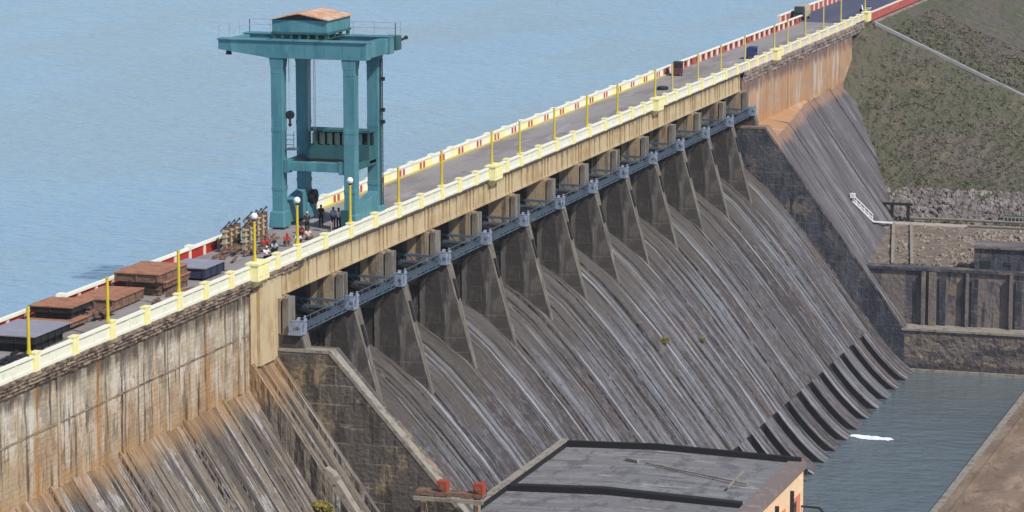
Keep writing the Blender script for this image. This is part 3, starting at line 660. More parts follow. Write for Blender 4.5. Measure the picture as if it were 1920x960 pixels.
b=MB(); b.bar((CX1+2.0,-.7,15.1),(CX1+2.9,-.95,15.3),.16).ball((CX1+3.0,-1.0,15.33),.18,8,6); CR(b,'floodlight',M['black'],None,0)
b=MB(); b.tube((CX0,11.5,14.35),(CX0,11.5,14.8),.28,.2,8); CR(b,'end_pulley',M['black'],None,0)

# ------------------------------------------------------------------ stacked plates on the road
def plate(name,label,x0,x1,y0,y1,z0,z1,top,side,skew=0,group='steel plates stacked on the road'):
    t=thing(name,label,'steel plate',((x0+x1)/2,(y0+y1)/2,z0),skew,group)
    hx,hy,h=(x1-x0)/2,(y1-y0)/2,z1-z0
    b=MB(); b.box(-hx+.08,hx-.08,-hy+.08,hy-.08,.0,h-.08)
    n=max(3,int(2*hx/.9))
    for i in range(n): 
        x=-hx+.1+(2*hx-.3)*i/(n-1); b.box(x,x+.12,-hy,hy,.02,h-.085)
    n=max(3,int(2*hy/.9))
    for i in range(n):
        y=-hy+.1+(2*hy-.3)*i/(n-1); b.box(-hx+.002,hx-.002,y,y+.12,.03,h-.09)
    b.build('plate_frame',side,t)
    b=MB(); b.box(-hx-.04,hx+.04,-hy-.04,hy+.04,h-.08,h); b.build('plate_skin',top,t)
    return t
plate('steel_plate','dark grey steel plate on timber at the left edge of the road',-42.0,-36.4,2.3,6.2,.62,1.2,M['slate'],M['black'])
plate('steel_plate','blackened plate lying on the road under the dark grey plate',-41.4,-36.9,2.6,5.9,.02,.58,M['black'],M['black'],.03)
plate('steel_plate','thin orange rust plate just beyond the dark grey plate',-36.2,-31.0,3.5,7.0,.25,.66,M['rust'],M['rust_side'])
plate('steel_plate','small rust plate raised on dark blocks beside the red parapet',-33.3,-29.8,3.7,6.9,1.15,1.6,M['rust'],M['black'])
plate('steel_plate','black block under the small raised rust plate',-33.0,-30.2,4.0,6.7,.68,1.13,M['black'],M['black'],.05)
plate('steel_plate','single thick orange brown plate on the road between two poles',-26.2,-20.9,3.8,6.9,.14,.92,M['rust'],M['rust_side'],.02)
plate('steel_plate','topmost plate of the tall rusty stack',-19.6,-14.4,3.2,6.8,1.06,1.72,M['rust'],M['rust_side'])
plate('steel_plate','middle plate of the tall rusty stack',-18.9,-14.0,3.1,6.3,.56,1.03,M['rust'],M['rust_side'],.04)
plate('steel_plate','lowest plate of the tall rusty stack',-19.0,-14.2,3.3,6.4,.03,.53,M['rust_side'],M['rust_side'],-.03)
plate('steel_plate','dark blue steel plate beyond the tall rusty stack',-12.1,-8.2,2.8,5.9,.18,1.0,M['slate'],M['navy'])
# timber sleepers / scrap
def scrap(name,label,x0,x1,y0,y1,n,mat,seed,zmax=.5):
    rnd=random.Random(seed); b=MB()
    for _ in range(n):
        x=rnd.uniform(x0,x1); y=rnd.uniform(y0,y1); z=rnd.uniform(.06,zmax); a=rnd.uniform(-.5,.5); l=rnd.uniform(.5,1.3)
        b.bar((x-l*math.cos(a),y-l*math.sin(a)*.6,z),(x+l*math.cos(a),y+l*math.sin(a)*.6,z+rnd.uniform(-.08,.15)),rnd.uniform(.1,.22),rnd.uniform(.1,.2))
    return tag(b.build(name,mat),label,'scrap pile')
scrap('scrap_pile','tangle of rusty bars on the road beside the thin rust plate',-31,-27,3.0,4.2,16,M['rust_side'],2,.7)
scrap('scrap_pile','dark timbers lying at the left edge next to the parapet',-46,-41,1.6,3.6,12,M['black'],9,.4)
scrap('scrap_pile','heap of dark rusty steel below the cream ribbed frames',-3.0,6.5,3.6,6.4,34,M['rust_side'],5,.7)
scrap('scrap_pile','thin rusty rods lying flat between the two rust plates',-22,-16,1.9,3.0,8,M['rust_side'],8,.15)
# lifting frames: cream ribbed uprights with dark rods on top
def frame(label,x,y,cols,seed):
    t=thing('lifting_frame',label,'steel frame',(x,y,0),0,'cream ribbed lifting frames by the crane')
    for i in range(cols):
        xx=i*1.05
        b=MB(); b.box(xx+.06,xx+.5,-.14,.14,.1,1.75)
        for z in (.7,1.2,1.62): b.box(xx-.03,xx+.65,-.23,.23,z,z+.1)
        b.build('ribbed_upright',M['tarp'],t)
        b=MB(); b.box(xx+.72,xx+.92,-.25,.25,.0,2.0); b.build('brown_post',M['rust_side'],t)
    for i in range(cols):
        b=MB(); xx=i*1.05; b.tube((xx-.3,.1,1.8),(xx+.95,-.1,2.3),.05,.05,8).ball((xx+1.0,-.11,2.32),.10,8,6); b.build('top_rod',M['black'],t)
    return t
frame('cream ribbed lifting frame standing next to the end of the red parapet',.6,6.6,3,1)
frame('cream ribbed lifting frame close to the left foot of the crane',6.0,6.9,4,2)
frame('lower cream ribbed lifting frame in front of the other two',1.8,5.4,2,3)

# ------------------------------------------------------------------ steel service walkway under the bridge
wk=thing('service_walkway','blue grey steel service walkway strung from pier to pier below the bridge','walkway')
for k in range(13):
    x0,x1=P(k)+.6,P(k+1)-.6
    b=MB(); b.box(x0,x1,-1.15,-.75,-5.03,-4.99)
    for zz in (-5.05,-5.3): b.bar((x0,-1.3,zz),(x1,-1.3,zz),.07,.07).bar((x0,-.6,zz),(x1,-.6,zz),.07,.07)
    n=10
    for i in range(n):
        xa=x0+(x1-x0)*i/n; xb=x0+(x1-x0)*(i+1)/n
        b.bar((xa,-1.3,-5.05 if i%2 else -5.3),(xb,-1.3,-5.3 if i%2 else -5.05),.05)
    d=b.build('walkway_deck',M['blue_steel'],wk)
    b=MB(); n=6
    for i in range(n+1):
        x=x0+(x1-x0)*i/n; b.bar((x,-1.32,-5.0),(x,-1.32,-4.2),.045)
    b.bar((x0,-1.32,-4.2),(x1,-1.32,-4.2),.05).bar((x0,-1.32,-4.6),(x1,-1.32,-4.6),.04); b.build('handrail',M['blue_steel'],d)
    b=MB(); b.bar((P(k+1)-1.4,-1.3,-4.5),(P(k+1)-1.4,3.6,-4.4),.16,.22).bar((P(k+1)-1.4,-1.3,-5.05),(P(k+1)-1.4,3.6,-5.0),.14,.2)
    for i in range(5): b.bar((P(k+1)-1.4,-1.2+i*1.1,-5.0),(P(k+1)-1.4,-.6+i*1.1,-4.45),.09)
    b.build('cross_brace',M['blue_steel'],wk)
for k in range(14):
    x=P(k); b=MB()
    b.box(x-1.25,x-.2,-1.95,-.85,-5.22,-5.06).box(x-1.2,x-1.02,-1.9,-.9,-5.05,-4.3).box(x-.5,x-.32,-1.9,-.9,-5.05,-4.2)
    b.bar((x-1.3,-1.8,-4.55),(x+.5,-1.7,-4.25),.16,.2).bar((x-1.2,-1.2,-4.9),(x+.6,-1.1,-4.2),.24,.2).box(x-.2,x+.5,-1.75,-1.0,-5.2,-4.5)
    b.bar((x+.3,-1.6,-4.6),(x+.5,-1.6,-3.95),.12)
    b.build('pier_bracket',M['pale_steel'],wk)

# ------------------------------------------------------------------ right bank terrain
def emb(x,y):
    """height of the grass embankment"""
    top=-.35+.455*min(0,y+.6)
    if x>=225: z=top
    else:
        f=(225-x)/(225-196.5); base=-20.7
        z=top+(base-top)*f if y<-.0 else top+(base-top)*f*.72
    return z
rnd=random.Random(11)
def nz(x,y): return .35*math.sin(x*.43+1.7*math.sin(y*.31))+.28*math.sin(y*.57+x*.23)+.18*math.sin(x*1.3+y*.9)
b=MB(); xs=[190+ i*1.5 for i in range(25)]+[228+i*4 for i in range(40)]+[400,460,560,720,900]; ys=[3]+[-i*1.5 for i in range(0,54)]
for x in xs:
    for y in ys:
        xx=max(x,196.5); z=emb(xx,y)+(nz(x,y)*.35 if y<-2 else 0)
        if x<196.5: z-= (196.5-x)*.8
        if y<-1.2 and y>-8: z-= .0
        b.v.append((x,y,max(z,-24.6)))
ny=len(ys)
for i in range(len(xs)-1):
    for j in range(ny-1): b.f.append([i*ny+j,(i+1)*ny+j,(i+1)*ny+j+1,i*ny+j+1])
tag(b.build('embankment_slope',M['grass_ground'],smooth=True),kind='structure')
# terrace
b=MB(); xs=[150.2+i*1.35 for i in range(34)]; ys=[-5-i*1.4 for i in range(60)]
for x in xs:
    for y in ys: b.v.append((x,y,-23.75-.4*(x-148)/45+nz(x*1.7,y*1.7)*.22))
for i in range(len(xs)-1):
    for j in range(len(ys)-1): b.f.append([i*60+j,(i+1)*60+j,(i+1)*60+j+1,i*60+j+1])
tag(b.build('rubble_terrace',M['terrace'],smooth=True),kind='structure')
# riprap and rubble
b=MB()
for _ in range(3600):
    y=rnd.uniform(-60,-5); f=rnd.random(); x=191.4+f*5.6; z=-24.15+f*3.6
    b.rock((x,y,z-.1),rnd.uniform(.25,.6),rnd)
tag(b.build('riprap_stones',M['stone']),kind='stuff')
b=MB()
for _ in range(2600):
    y=rnd.uniform(-62,-14); x=rnd.uniform(151.5,186)
    if -22.5<y<-12 and rnd.random()<.75: continue
    b.rock((x,y,-23.75-.4*(x-148)/45),rnd.uniform(.14,.42)*(1.2 if y<-28 and x>160 else 1),rnd)
tag(b.build('rubble_stones',M['rubble']),kind='stuff')
# scrub on the embankment: leaf-sized blades in clumps
def tuft(b,x,y,z,r,n,rnd,flat=.6,lf=1.0):
    for _ in range(n):
        a=rnd.random()*6.283; d=r*rnd.random()**.5; h=r*flat*rnd.uniform(.2,1.1)
        c=Vector((x+d*math.cos(a),y+d*math.sin(a),z+h)); s=r*lf*rnd.uniform(.22,.5)
        u=Vector((rnd.uniform(-1,1),rnd.uniform(-1,1),rnd.uniform(-.4,.9))).normalized()*s
        w=u.cross(Vector((rnd.uniform(-1,1),rnd.uniform(-1,1),rnd.uniform(-1,1)))).normalized()*s*.6
        b.add([c-u,c+w,c+u,c-w],[(0,1,2,3)])
g=MB(); d_=MB()
def dens(x,y): return .5+.5*math.sin(x*.21+2*math.sin(y*.13))*math.sin(y*.29+1.3*math.sin(x*.11))
for _ in range(9000):
    x=rnd.uniform(197,262); y=-rnd.uniform(1,62); q=dens(x,y)
    if 223.6<x<226.4 or (y>-3.2 and x>219): continue
    near=226.4<x<228.5
    z=emb(x,y)+nz(x,y)*.35
    if 203<x<221 and y>-12 and rnd.random()<.55: q=1.2
    if abs(z+9.5)<.5 and rnd.random()<.6: q=1.2
    if rnd.random()<q*.8+(.6 if near else 0): tuft(g,x,y,z-.12,rnd.uniform(.25,.6)*(1.5 if near else 1),5,rnd,.45)
    else: tuft(d_,x,y,z,rnd.uniform(.25,.6),4,rnd,.4)
for _ in range(500):
    y=-rnd.uniform(5,60); x=190.6+rnd.uniform(-.5,1.0); tuft(g,x,y,-24.1,rnd.uniform(.3,.7),6,rnd)
for _ in range(400):
    y=-rnd.uniform(18,60); x=151.2+rnd.uniform(0,2.5); tuft(d_ if rnd.random()<.5 else g,x,y,-23.8,rnd.uniform(.2,.5),6,rnd)
tag(g.build('scrub',M['leaf'],fix=False),kind='stuff'); tag(d_.build('dry_grass',M['dry'],fix=False),kind='stuff')
# drain path down the embankment
b=MB()
for i in range(44):
    y0,y1=-1.2-i*1.2,-1.2-(i+1)*1.2; z0,z1=emb(225,y0)+.35,emb(225,y1)+.35
    b.hexa([(224.5,y0,z0-.6),(225.4,y0,z0-.6),(225.4,y1,z1-.6),(224.5,y1,z1-.6)],[(224.5,y0,z0-.12),(225.4,y0,z0-.12),(225.4,y1,z1-.12),(224.5,y1,z1-.12)])
tag(b.build('path',M['grey_path']),kind='structure')
b=MB(); b.box(187.6,190.2,-70,-9.0,-24.5,-24.0); tag(b.build('pavement',M['path']),kind='structure')
t=thing('low_terrace_wall','low pinkish wall along the far edge of the terrace path','wall'); b=MB(); b.box(190.6,191.0,-28.5,-13.0,-24.3,-23.55); b.build('wall_body',M['path'],t)
b=MB(); b.box(190.5,191.1,-28.6,-12.9,-23.55,-23.42); b.build('coping',M['coping'],t)
t=thing('low_terrace_wall','low pale kerb wall along the near edge of the terrace path','wall'); b=MB(); b.box(187.0,187.4,-60,-21.5,-24.4,-23.75); b.build('wall_body',M['path'],t)
b=MB(); b.box(186.9,187.5,-60.1,-21.4,-23.75,-23.62); b.build('coping',M['coping'],t)
# two pale drain strips across the terrace
for nm,ya,lab in (('drain_kerb',-11.6,'pale concrete kerb crossing the terrace, the one nearer the dam'),('drain_kerb',-14.0,'pale concrete kerb crossing the terrace, the one farther from the dam')):
    b=MB(); b.hexa([(153,ya-6.6,-24.2),(153,ya-6.2,-24.2),(187.5,ya+.3,-24.5),(187.5,ya-.1,-24.5)],[(153,ya-6.6,-23.45),(153,ya-6.2,-23.45),(187.5,ya+.3,-23.8),(187.5,ya-.1,-23.8)])
    tag(b.build(nm,M['coping']),lab,'kerb',group='pale kerbs crossing the terrace')
# trestle, railing, gate, small building
t=thing('steel_trestle','dark three legged trestle standing on the terrace beside the dam','trestle',(190.5,-10.9,-24.3))
for yy in (-2.0,.2,2.0):
    b=MB(); b.box(-.2,.2,yy-.2,yy+.2,-.2,2.45); b.build('leg',M['black'],t)
b=MB(); b.box(-.3,.3,-2.55,2.5,2.45,2.75); b.build('top_beam',M['black'],t)
b=MB(); b.cbox((.3,.9,.5),(.7,.8,1.0)); b.build('winch_box',M['black'],t)
b=MB()
p0=Vector((170.3,-9.4,-18.7)); p1=Vector((174.6,-11.2,-21.8))
for i in range(6):
    c=p0.lerp(p1,i/5); b.bar(c,c+Vector((0,0,.9)),.1)
b.bar(p0+Vector((0,0,.9)),p1+Vector((0,0,.9)),.13).bar(p0+Vector((0,0,.45)),p1+Vector((0,0,.45)),.1).bar(p0,p1,.3,.2).bar(p1,(186,-11.6,-23.6),.25,.2); b.cbox(p0+Vector((0,0,.8)),(.6,.6,.6))
tag(b.build('stair_railing',layered('white_rail_paint',(.7,.7,.72),[],bump=0)),'white stair railing climbing the dam slope beside the trestle','railing')
t=thing('field_gate','dark green barred gate at the far end of the terrace path','gate',(191,-27.2,-24.3))
b=MB()
for i in range(7): b.bar((0,-1.5+i*.5,0),(0,-1.5+i*.5,1.5),.08)
b.bar((0,-1.5,.2),(0,1.5,.2),.08).bar((0,-1.5,1.4),(0,1.5,1.4),.08); b.build('gate_bars',M['steel'],t)
b=MB(); b.box(.2,.35,-1.6,1.6,0,1.6); b.build('gate_backing',M['leaf'],t)
t=thing('pump_house','low dark concrete hut on the terrace edge above the bank wall','hut',(152.9,-33.0,-23.8))
b=MB(); b.box(-2.2,2.5,-8,4.6,-.2,3.0); b.build('wall',M['far_train'],t)
b=MB(); b.box(-2.5,2.8,-8.3,4.8,3.0,3.2); b.build('roof',M['bank_wall'],t)
for yy,w,z0,z1 in ((3.2,1.3,.4,1.5),(.6,.9,1.0,1.4),(-2.4,1.0,.6,1.7)):
    b=MB(); b.box(-2.26,-2.18,yy-w/2,yy+w/2,z0,z1); b.build('opening',M['glass'],t)
# bank walls facing the camera
bw=thing('bank_wall','tall stained retaining wall with pilasters across the far end of the tailwater','retaining wall')
b=MB(); b.box(149.6,151.0,-90,-15.5,-30.5,-23.7); b.build('upper_wall',M['bank_wall'],bw)
b=MB(); b.box(149.3,151.2,-90,-15.3,-23.7,-23.35); b.build('coping',M['far_train'],bw)
b=MB(); b.box(146.4,150.0,-90,-19.5,-39.5,-30.55); b.build('lower_wall',M['low_wall'],bw)
b=MB(); b.box(146.2,149.6,-90,-20.5,-30.55,-30.3); b.build('ledge',M['coping'],bw)
b=MB(); b.box(146.0,146.4,-90,-20.9,-36.2,-35.2); b.build('waterline_ledge',M['coping'],bw)
for y,w in ((-22.6,.5),(-23.7,.9),(-27.9,.35),(-33.2,.4),(-38.3,.4),(-44,.4),(-50,.4)):
    b=MB(); b.box(148.9,149.6,y-w/2,y+w/2,-30.3,-23.75); b.build('pilaster',M['bank_wall'],bw)
    b=MB(); b.box(149.3,149.6,y-w/2-1.1,y-w/2-.3,-30.3,-24.4); b.build('pilaster',M['far_train'],bw)
# channel wall and bank on the right of the tailwater
cw=thing('channel_wall','long low concrete wall edging the right side of the tailwater','retaining wall')
b=MB(); b.prism([(-37.0,-39.5),(-37.3,-34.9),(-39.4,-34.7),(-39.4,-39.5)],-160,146.3,30); b.build('wall_body',M['soil'],cw)
b=MB(); b.prism([(-36.95,-35.1),(-37.2,-34.75),(-37.9,-34.7),(-37.9,-35.1)],-160,146.3); b.build('coping',M['coping'],cw)
b=MB(); b.prism([(-39.2,-34.9),(-39.2,-34.45),(-39.6,-34.45),(-39.6,-34.9)],-160,146.3); b.build('inner_kerb',M['soil'],cw)
b=MB(); xs=[-160+i*3 for i in range(103)]; ys=[-39.4-.9*i for i in range(30)]+[-75,-100,-160]
for x in xs:
    for y in ys:
        z=-35.0+nz(x*.7,y)*.25
        if -46<y<-43: z-=.7
        if y<-47: z+=.1*(-47-y)*.3
        b.v.append((x,y,z))
n=len(ys)
for i in range(len(xs)-1):
    for j in range(n-1): b.f.append([i*n+j,(i+1)*n+j,(i+1)*n+j+1,i*n+j+1])
tag(b.build('river_bank',M['soil'],smooth=True),kind='structure')
# foam where a sluice leaks
b=MB(); rr=random.Random(3)
for _ in range(70):
    f=rr.random(); x=107.8+rr.gauss(0,.45)*(1-.4*f); y=-22.7-f*4.2
    r_=.12+.35*(1-f)*rr.random(); b.ball((x,y,-35.47),r_,8,4,(1.4,1.8,.18))
tag(b.build('foam',M['foam']),kind='stuff')

# ------------------------------------------------------------------ power house below
PX0,PX1,PY0,PY1=-34.0,28.6,-34.0,-13.4; ZR=-20.3
ph=thing('power_house','flat roofed peach painted power house at the foot of the spillway','building',(0,0,0))
yr=-21.5
b=MB(); b.prism([(PY1,ZR),(yr,ZR+.28),(PY0,ZR-.05),(PY0,ZR-.5),(PY1,ZR-.5)],PX0,PX1); rf=b.build('roof',M['roofing'],ph)
b=MB(); b.box(PX0,PX1+.2,PY0-.2,PY1,-39.5,ZR-.5); wl=b.build('wall',M['peach'],ph)
b=MB(); b.prism([(PY1,ZR-.5),(PY1,ZR+.55),(yr,ZR+.8),(PY0,ZR+.45),(PY0,ZR-.5)],PX1,PX1+.35); b.build('back_parapet',M['tar'],rf)
b=MB(); b.box(PX0,PX1+.4,PY1,PY1+.5,ZR-.6,ZR+.5); b.build('side_parapet',M['tar'],rf)
b=MB(); b.box(PX0,PX1+.45,PY1-.02,PY1+.56,ZR+.5,ZR+.66); b.build('coping',M['coping'],rf)
b=MB(); b.box(PX0,PX1+.4,PY0-.4,PY0+1.1,ZR-.5,ZR+.12); b.build('eave_coping',M['copingbrown'],rf)
b=MB(); b.prism([(PY1,ZR-.1),(PY1,ZR+.5),(yr,ZR+.8),(PY0+1.1,ZR+.4),(PY0+1.1,ZR-.1)],11.5,12.3); b.build('roof_upstand',M['tar'],rf)
b=MB(); b.prism([(PY1,ZR-.1),(PY1,ZR+.5),(yr,ZR+.8),(PY0+1.1,ZR+.4),(PY0+1.1,ZR-.1)],-5.5,-4.7); b.build('roof_upstand',M['tar'],rf)
b=MB(); b.tube((23.0,-22.0,ZR+.45),(18.6,-31.8,ZR+.3),.09).bar((16.5,-30.6,ZR+.36),(22.8,-30.4,ZR+.3),.14).bar((24.0,-20.0,ZR+.4),(23.4,-21.2,ZR+.42),.25); b.build('roof_pipe',M['coping'],rf)
x=PX1-.4
for i in range(9):
    xx=PX1-2.6-i*5.6
    b=MB(); b.box(xx-1.5,xx+1.4,PY0-.26,PY0-.19,-31,ZR-2.3); bay=b.build('window_bay',M['salmon'],wl)
    b=MB(); b.box(xx-1.1,xx-.2,PY0-.30,PY0-.255,-30,ZR-2.6); b.build('window',M['glass'],bay)
    b=MB(); b.box(xx-2.3,xx-2.05,PY0-.5,PY0-.2,-35,ZR-1.3); b.build('downpipe',M['black'],wl)
b=MB(); b.box(PX1-2.2,PX1+.1,PY0-.9,PY0-.2,-26.5,-25.6); b.build('balcony',M['peach'],wl)
b=MB(); b.bar((PX1-.5,PY0-.2,-23.9),(PX1-.6,PY0-1.8,-23.9),.16).bar((PX1-.6,PY0-1.8,-23.9),(PX1-1.5,PY0-3.1,-24.9),.16); b.build('lamp_arm',M['black'],wl)
b=MB(); b.cbox((PX1+.4,PY0-.3,ZR-.8),(.4,.4,.5)); b.build('gutter_box',M['black'],wl)

# red topped beam between the training wall and the power house
t=thing('red_beam','red painted steel beam with two square boxes between the spillway wall and power house','beam',(-6.0,-14.2,-16.65))
b=MB(); b.box(-.5,.5,-3.05,2.4,.08,.4); b.build('beam_body',M['rust_side'],t)
b=MB(); b.box(-.75,-.55,-3.1,2.45,-.3,.0); b.build('beam_lip',M['coping'],t)
for y in (.3,-2.6):
    b=MB(); b.box(-.4,.4,y-.38,y+.38,.45,1.2); bx=b.build('square_box',M['redbox'],t)
    b=MB(); b.tube((-.46,y,.8),(-.52,y,.8),.2,.2,10); b.build('box_port',M['rust_side'],bx)
b=MB(); b.box(-.3,.3,-2.6,-2.2,-18,0).box(-.3,.3,1.6,2.0,-18,0); b.build('beam_post',M['pier'],t)
# stub wall with pit and plants near the bottom left
t=thing('stub_wall','broken pale concrete stub wall on the slope beside the spillway wall','wall')
zs=on_strip(-6.2)
b=MB(); b.prism([(-5.4,on_strip(-5.4)+.9),(-6.0,on_strip(-6.0)+1.4),(-14,on_strip(-14)+.9),(-14,on_strip(-14)-.3),(-5.4,on_strip(-5.4)-.3)],-8.9,-8.0); b.build('wall_body',M['coping'],t)
b=MB(); b.box(-9.0,-8.1,-6.4,-5.7,on_strip(-6.1)+.7,on_strip(-6.1)+1.25); b.build('wall_head',M['coping'],t)
def bush(label,c,r,n,mat,seed,name='shrub'):
    t=thing(name,label,'shrub',c); rr=random.Random(seed)
    b=MB(); tuft(b,0,0,0,r*.8,n*6,rr,.9,.42); b.build('leaves',mat,t,fix=False)
    b=MB()
    for i in range(4):
        a=rr.random()*6.28; b.tube((0,0,-.3),(r*.5*math.cos(a),r*.5*math.sin(a),r*.6),.05,.02,5)
    b.build('stem',M['rust_side'],t); return t
bush('scrubby olive plant growing beside the pale stub wall',(-10.2,-5.6,on_left(-5.6)+.2),1.1,160,M['yellow_leaf'],4)
bush('small dry plant rooted on the left slope at the photo bottom',(-13.5,-5.4,on_left(-5.4)+.1),.8,90,M['yellow_leaf'],6)
bush('yellow green plant on the spillway face, the left of two',(77.0,-9.2,-20.25),.75,60,M['yellow_leaf'],7)
bush('yellow green plant on the spillway face, the right of two',(87.3,-10.5,-21.9),.6,45,M['yellow_leaf'],8)

# ------------------------------------------------------------------ people
def skin_mesh(verts,edges,root,sub=1):
    me=bpy.data.meshes.new('tmp'); me.from_pydata([v[0] for v in verts],edges,[])
    o=bpy.data.objects.new('tmp',me); COL.objects.link(o)
    o.modifiers.new('s','SKIN'); 
    if not me.skin_vertices: 
        bm=bmesh.new(); bm.from_mesh(me); bm.verts.layers.skin.verify(); bm.to_mesh(me); bm.free()
    sv=me.skin_vertices[0].data
    for i,v in enumerate(verts):
        r=v[1]; sv[i].radius=(r,r) if isinstance(r,(int,float)) else r
        sv[i].use_root=(i==root)
    m=o.modifiers.new('sub','SUBSURF'); m.levels=sub; m.render_levels=sub
    bpy.context.view_layer.update()
    dg=bpy.context.evaluated_depsgraph_get()
    r=bpy.data.meshes.new_from_object(o.evaluated_get(dg))
    bpy.data.objects.remove(o); bpy.data.meshes.remove(me)
    for p in r.polygons: p.use_smooth=True
    return r
POSES={
 'stand':dict(pel=(0,0,.93),spi=(0,0,1.12),che=(.01,0,1.32),nec=(.02,0,1.46),hd=(.03,0,1.54),top=(.035,0,1.64),sh=(0,.17,1.39),el=(-.02,.235,1.12),wr=(.06,.24,.88),hi=(0,.09,.90),kn=(.02,.10,.50),an=(-.02,.105,.08),to=(.13,.12,.03)),
 'hold':dict(pel=(0,0,.93),spi=(0,0,1.12),che=(.01,0,1.32),nec=(.03,0,1.46),hd=(.05,0,1.54),top=(.06,0,1.64),sh=(0,.17,1.39),el=(.05,.24,1.14),wr=(.26,.15,1.12),hi=(0,.09,.90),kn=(.05,.10,.50),an=(-.02,.105,.08),to=(.13,.12,.03)),
 'squat':dict(pel=(-.16,0,.24),spi=(-.10,0,.42),che=(.0,0,.62),nec=(.06,0,.76),hd=(.09,0,.84),top=(.11,0,.94),sh=(.0,.17,.69),el=(.18,.25,.50),wr=(.36,.16,.46),hi=(-.14,.09,.23),kn=(.22,.16,.50),an=(.02,.13,.08),to=(.17,.15,.03)),
 'sit':dict(pel=(-.05,0,.13),spi=(-.08,0,.32),che=(-.04,0,.54),nec=(.0,0,.68),hd=(.03,0,.76),top=(.05,0,.86),sh=(-.04,.17,.61),el=(.06,.25,.40),wr=(.26,.20,.34),hi=(-.03,.09,.12),kn=(.34,.22,.30),an=(.22,.08,.08),to=(.35,.05,.05)),
}
def person(label,pose,x,y,rz,shirt,trouser,group,hair='hair',sc=1.0,extra=None,z=0):
    K=POSES[pose]; t=thing('person',label,'person',(x,y,z),rz,group); t.scale=(sc,sc,sc)
    m=lambda p,s:(p[0],p[1]*s,p[2])
    V=[];E=[]
    def add(p,r,par=None):
        V.append((p,r)); 
        if par is not None: E.append((par,len(V)-1))
        return len(V)-1
    pel=add(K['pel'],(.13,.10)); spi=add(K['spi'],(.12,.095),pel); che=add(K['che'],(.15,.10),spi); nec=add(K['nec'],.055,che); hd=add(K['hd'],(.080,.09),nec); top=add(K['top'],(.07,.08),hd)
    h=Vector(K['hd']); nose=add((h.x+.105,0,h.z+.02),.016,hd)
    for s in (1,-1):
        ear=add((h.x-.01,.085*s,h.z+.03),.018,hd)
        sh=add(m(K['sh'],s),.065,che); el=add(m(K['el'],s),.045,sh); wr=add(m(K['wr'],s),.030,el)
        w=Vector(m(K['wr'],s)); d=(w-Vector(m(K['el'],s))).normalized()
        pal=add(tuple(w+d*.06),(.038,.02),wr)
        side=Vector((1,0,0)).cross(d); side=side.normalized() if side.length>.1 else Vector((0,1,0))
        for j,(o_,l) in enumerate(((-.03,.07),(-.01,.085),(.01,.08),(.03,.062))):
            a=add(tuple(w+d*.09+side*o_),.009,pal); add(tuple(w+d*(.09+l)+side*o_*1.1+Vector((.015,0,-.01))),.008,a)
        add(tuple(w+d*.07+side*.055+Vector((.03,0,0))),.010,pal)
        hi=add(m(K['hi'],s),.085,pel); kn=add(m(K['kn'],s),.060,hi); an=add(m(K['an'],s),.040,kn); add(m(K['to'],s),.035,an)
    body=skin_mesh(V,E,pel); body.materials.append(M['skin'])
    bo=bpy.data.objects.new('body',body); COL.objects.link(bo); bo.parent=t
    # shirt
    V=[];E=[]
    a=add(tuple(Vector(K['pel'])+Vector((0,0,-.03))),(.15,.12)); b_=add(K['spi'],(.145,.118),a); c=add(K['che'],(.172,.122),b_); add(tuple(Vector(K['che']).lerp(Vector(K['nec']),.6)),.075,c)
    for s in (1,-1):
        sh=add(m(K['sh'],s),.082,c); e=Vector(m(K['sh'],s)).lerp(Vector(m(K['el'],s)),.85); add(tuple(e),.065,sh)
    me=skin_mesh(V,E,0); me.materials.append(shirt); so=bpy.data.objects.new('shirt',me); COL.objects.link(so); so.parent=t
    V=[];E=[]
    a=add(K['pel'],(.14,.112))
    for s in (1,-1):
        hi=add(m(K['hi'],s),.10,a); kn=add(m(K['kn'],s),.077,hi); an=Vector(m(K['kn'],s)).lerp(Vector(m(K['an'],s)),.9); add(tuple(an),.06,kn)
    me=skin_mesh(V,E,0); me.materials.append(trouser); so=bpy.data.objects.new('trousers',me); COL.objects.link(so); so.parent=t
    tp=Vector(K['top']); b=MB(); b.ball((tp.x-.03,0,tp.z-.0),.098,12,8,(1.0,.95,.85)); b.build(hair if hair!='hair' else 'hair',M['hair'] if hair=='hair' else extra,t,smooth=True)
    hh=Vector(K['hd']); b=MB()
    for s in (1,-1): b.ball((hh.x+.083,.032*s,hh.z+.045),.012,6,5)
    b.build('eyes',M['hair'],t); b=MB(); b.cbox((hh.x+.088,0,hh.z-.035),(.012,.045,.012)); b.build('mouth',M['redbox'],t)
    return t
G='people on the road by the crane'
pink=cloth('pale_pink_cloth',(.70,.50,.50)); white=cloth('white_cloth',(.74,.74,.78)); navy=cloth('navy_cloth',(.03,.035,.06)); redc=cloth('red_cloth',(.50,.035,.05)); maroon=cloth('maroon_cloth',(.16,.02,.03)); blue=cloth('pale_blue_cloth',(.42,.55,.68)); blackc=cloth('black_cloth',(.02,.02,.022)); cream=cloth('cream_cloth',(.65,.52,.45)); khaki=cloth('khaki_cloth',(.22,.19,.13))
person('standing person in dark clothes and pale pink head cloth before the crane sill','hold',11.5,3.75,-2.6,navy,blackc,G,hair='headscarf',extra=pink,sc=1.12)
person('seated person in cream shirt right of the second globe lamp','sit',9.0,2.7,-2.2,cream,khaki,G,sc=1.1)
person('seated person in maroon behind the second globe lamp','squat',10.0,3.75,-2.0,maroon,maroon,G,sc=1.1)
person('standing person in white shirt and dark trousers next to the control cabinet','stand',14.3,2.05,-2.7,white,navy,G,sc=1.12)
person('standing person in pale blue shirt left of the white shirted one','stand',14.9,2.75,-2.4,blue,navy,G,sc=1.08)
person('small child in pink at the feet of the two standing people','stand',12.9,2.1,-2.6,pink,pink,G,sc=.62)
person('standing person all in black under the crane beside the far sill','stand',15.6,4.1,-2.9,blackc,blackc,G,sc=1.1)
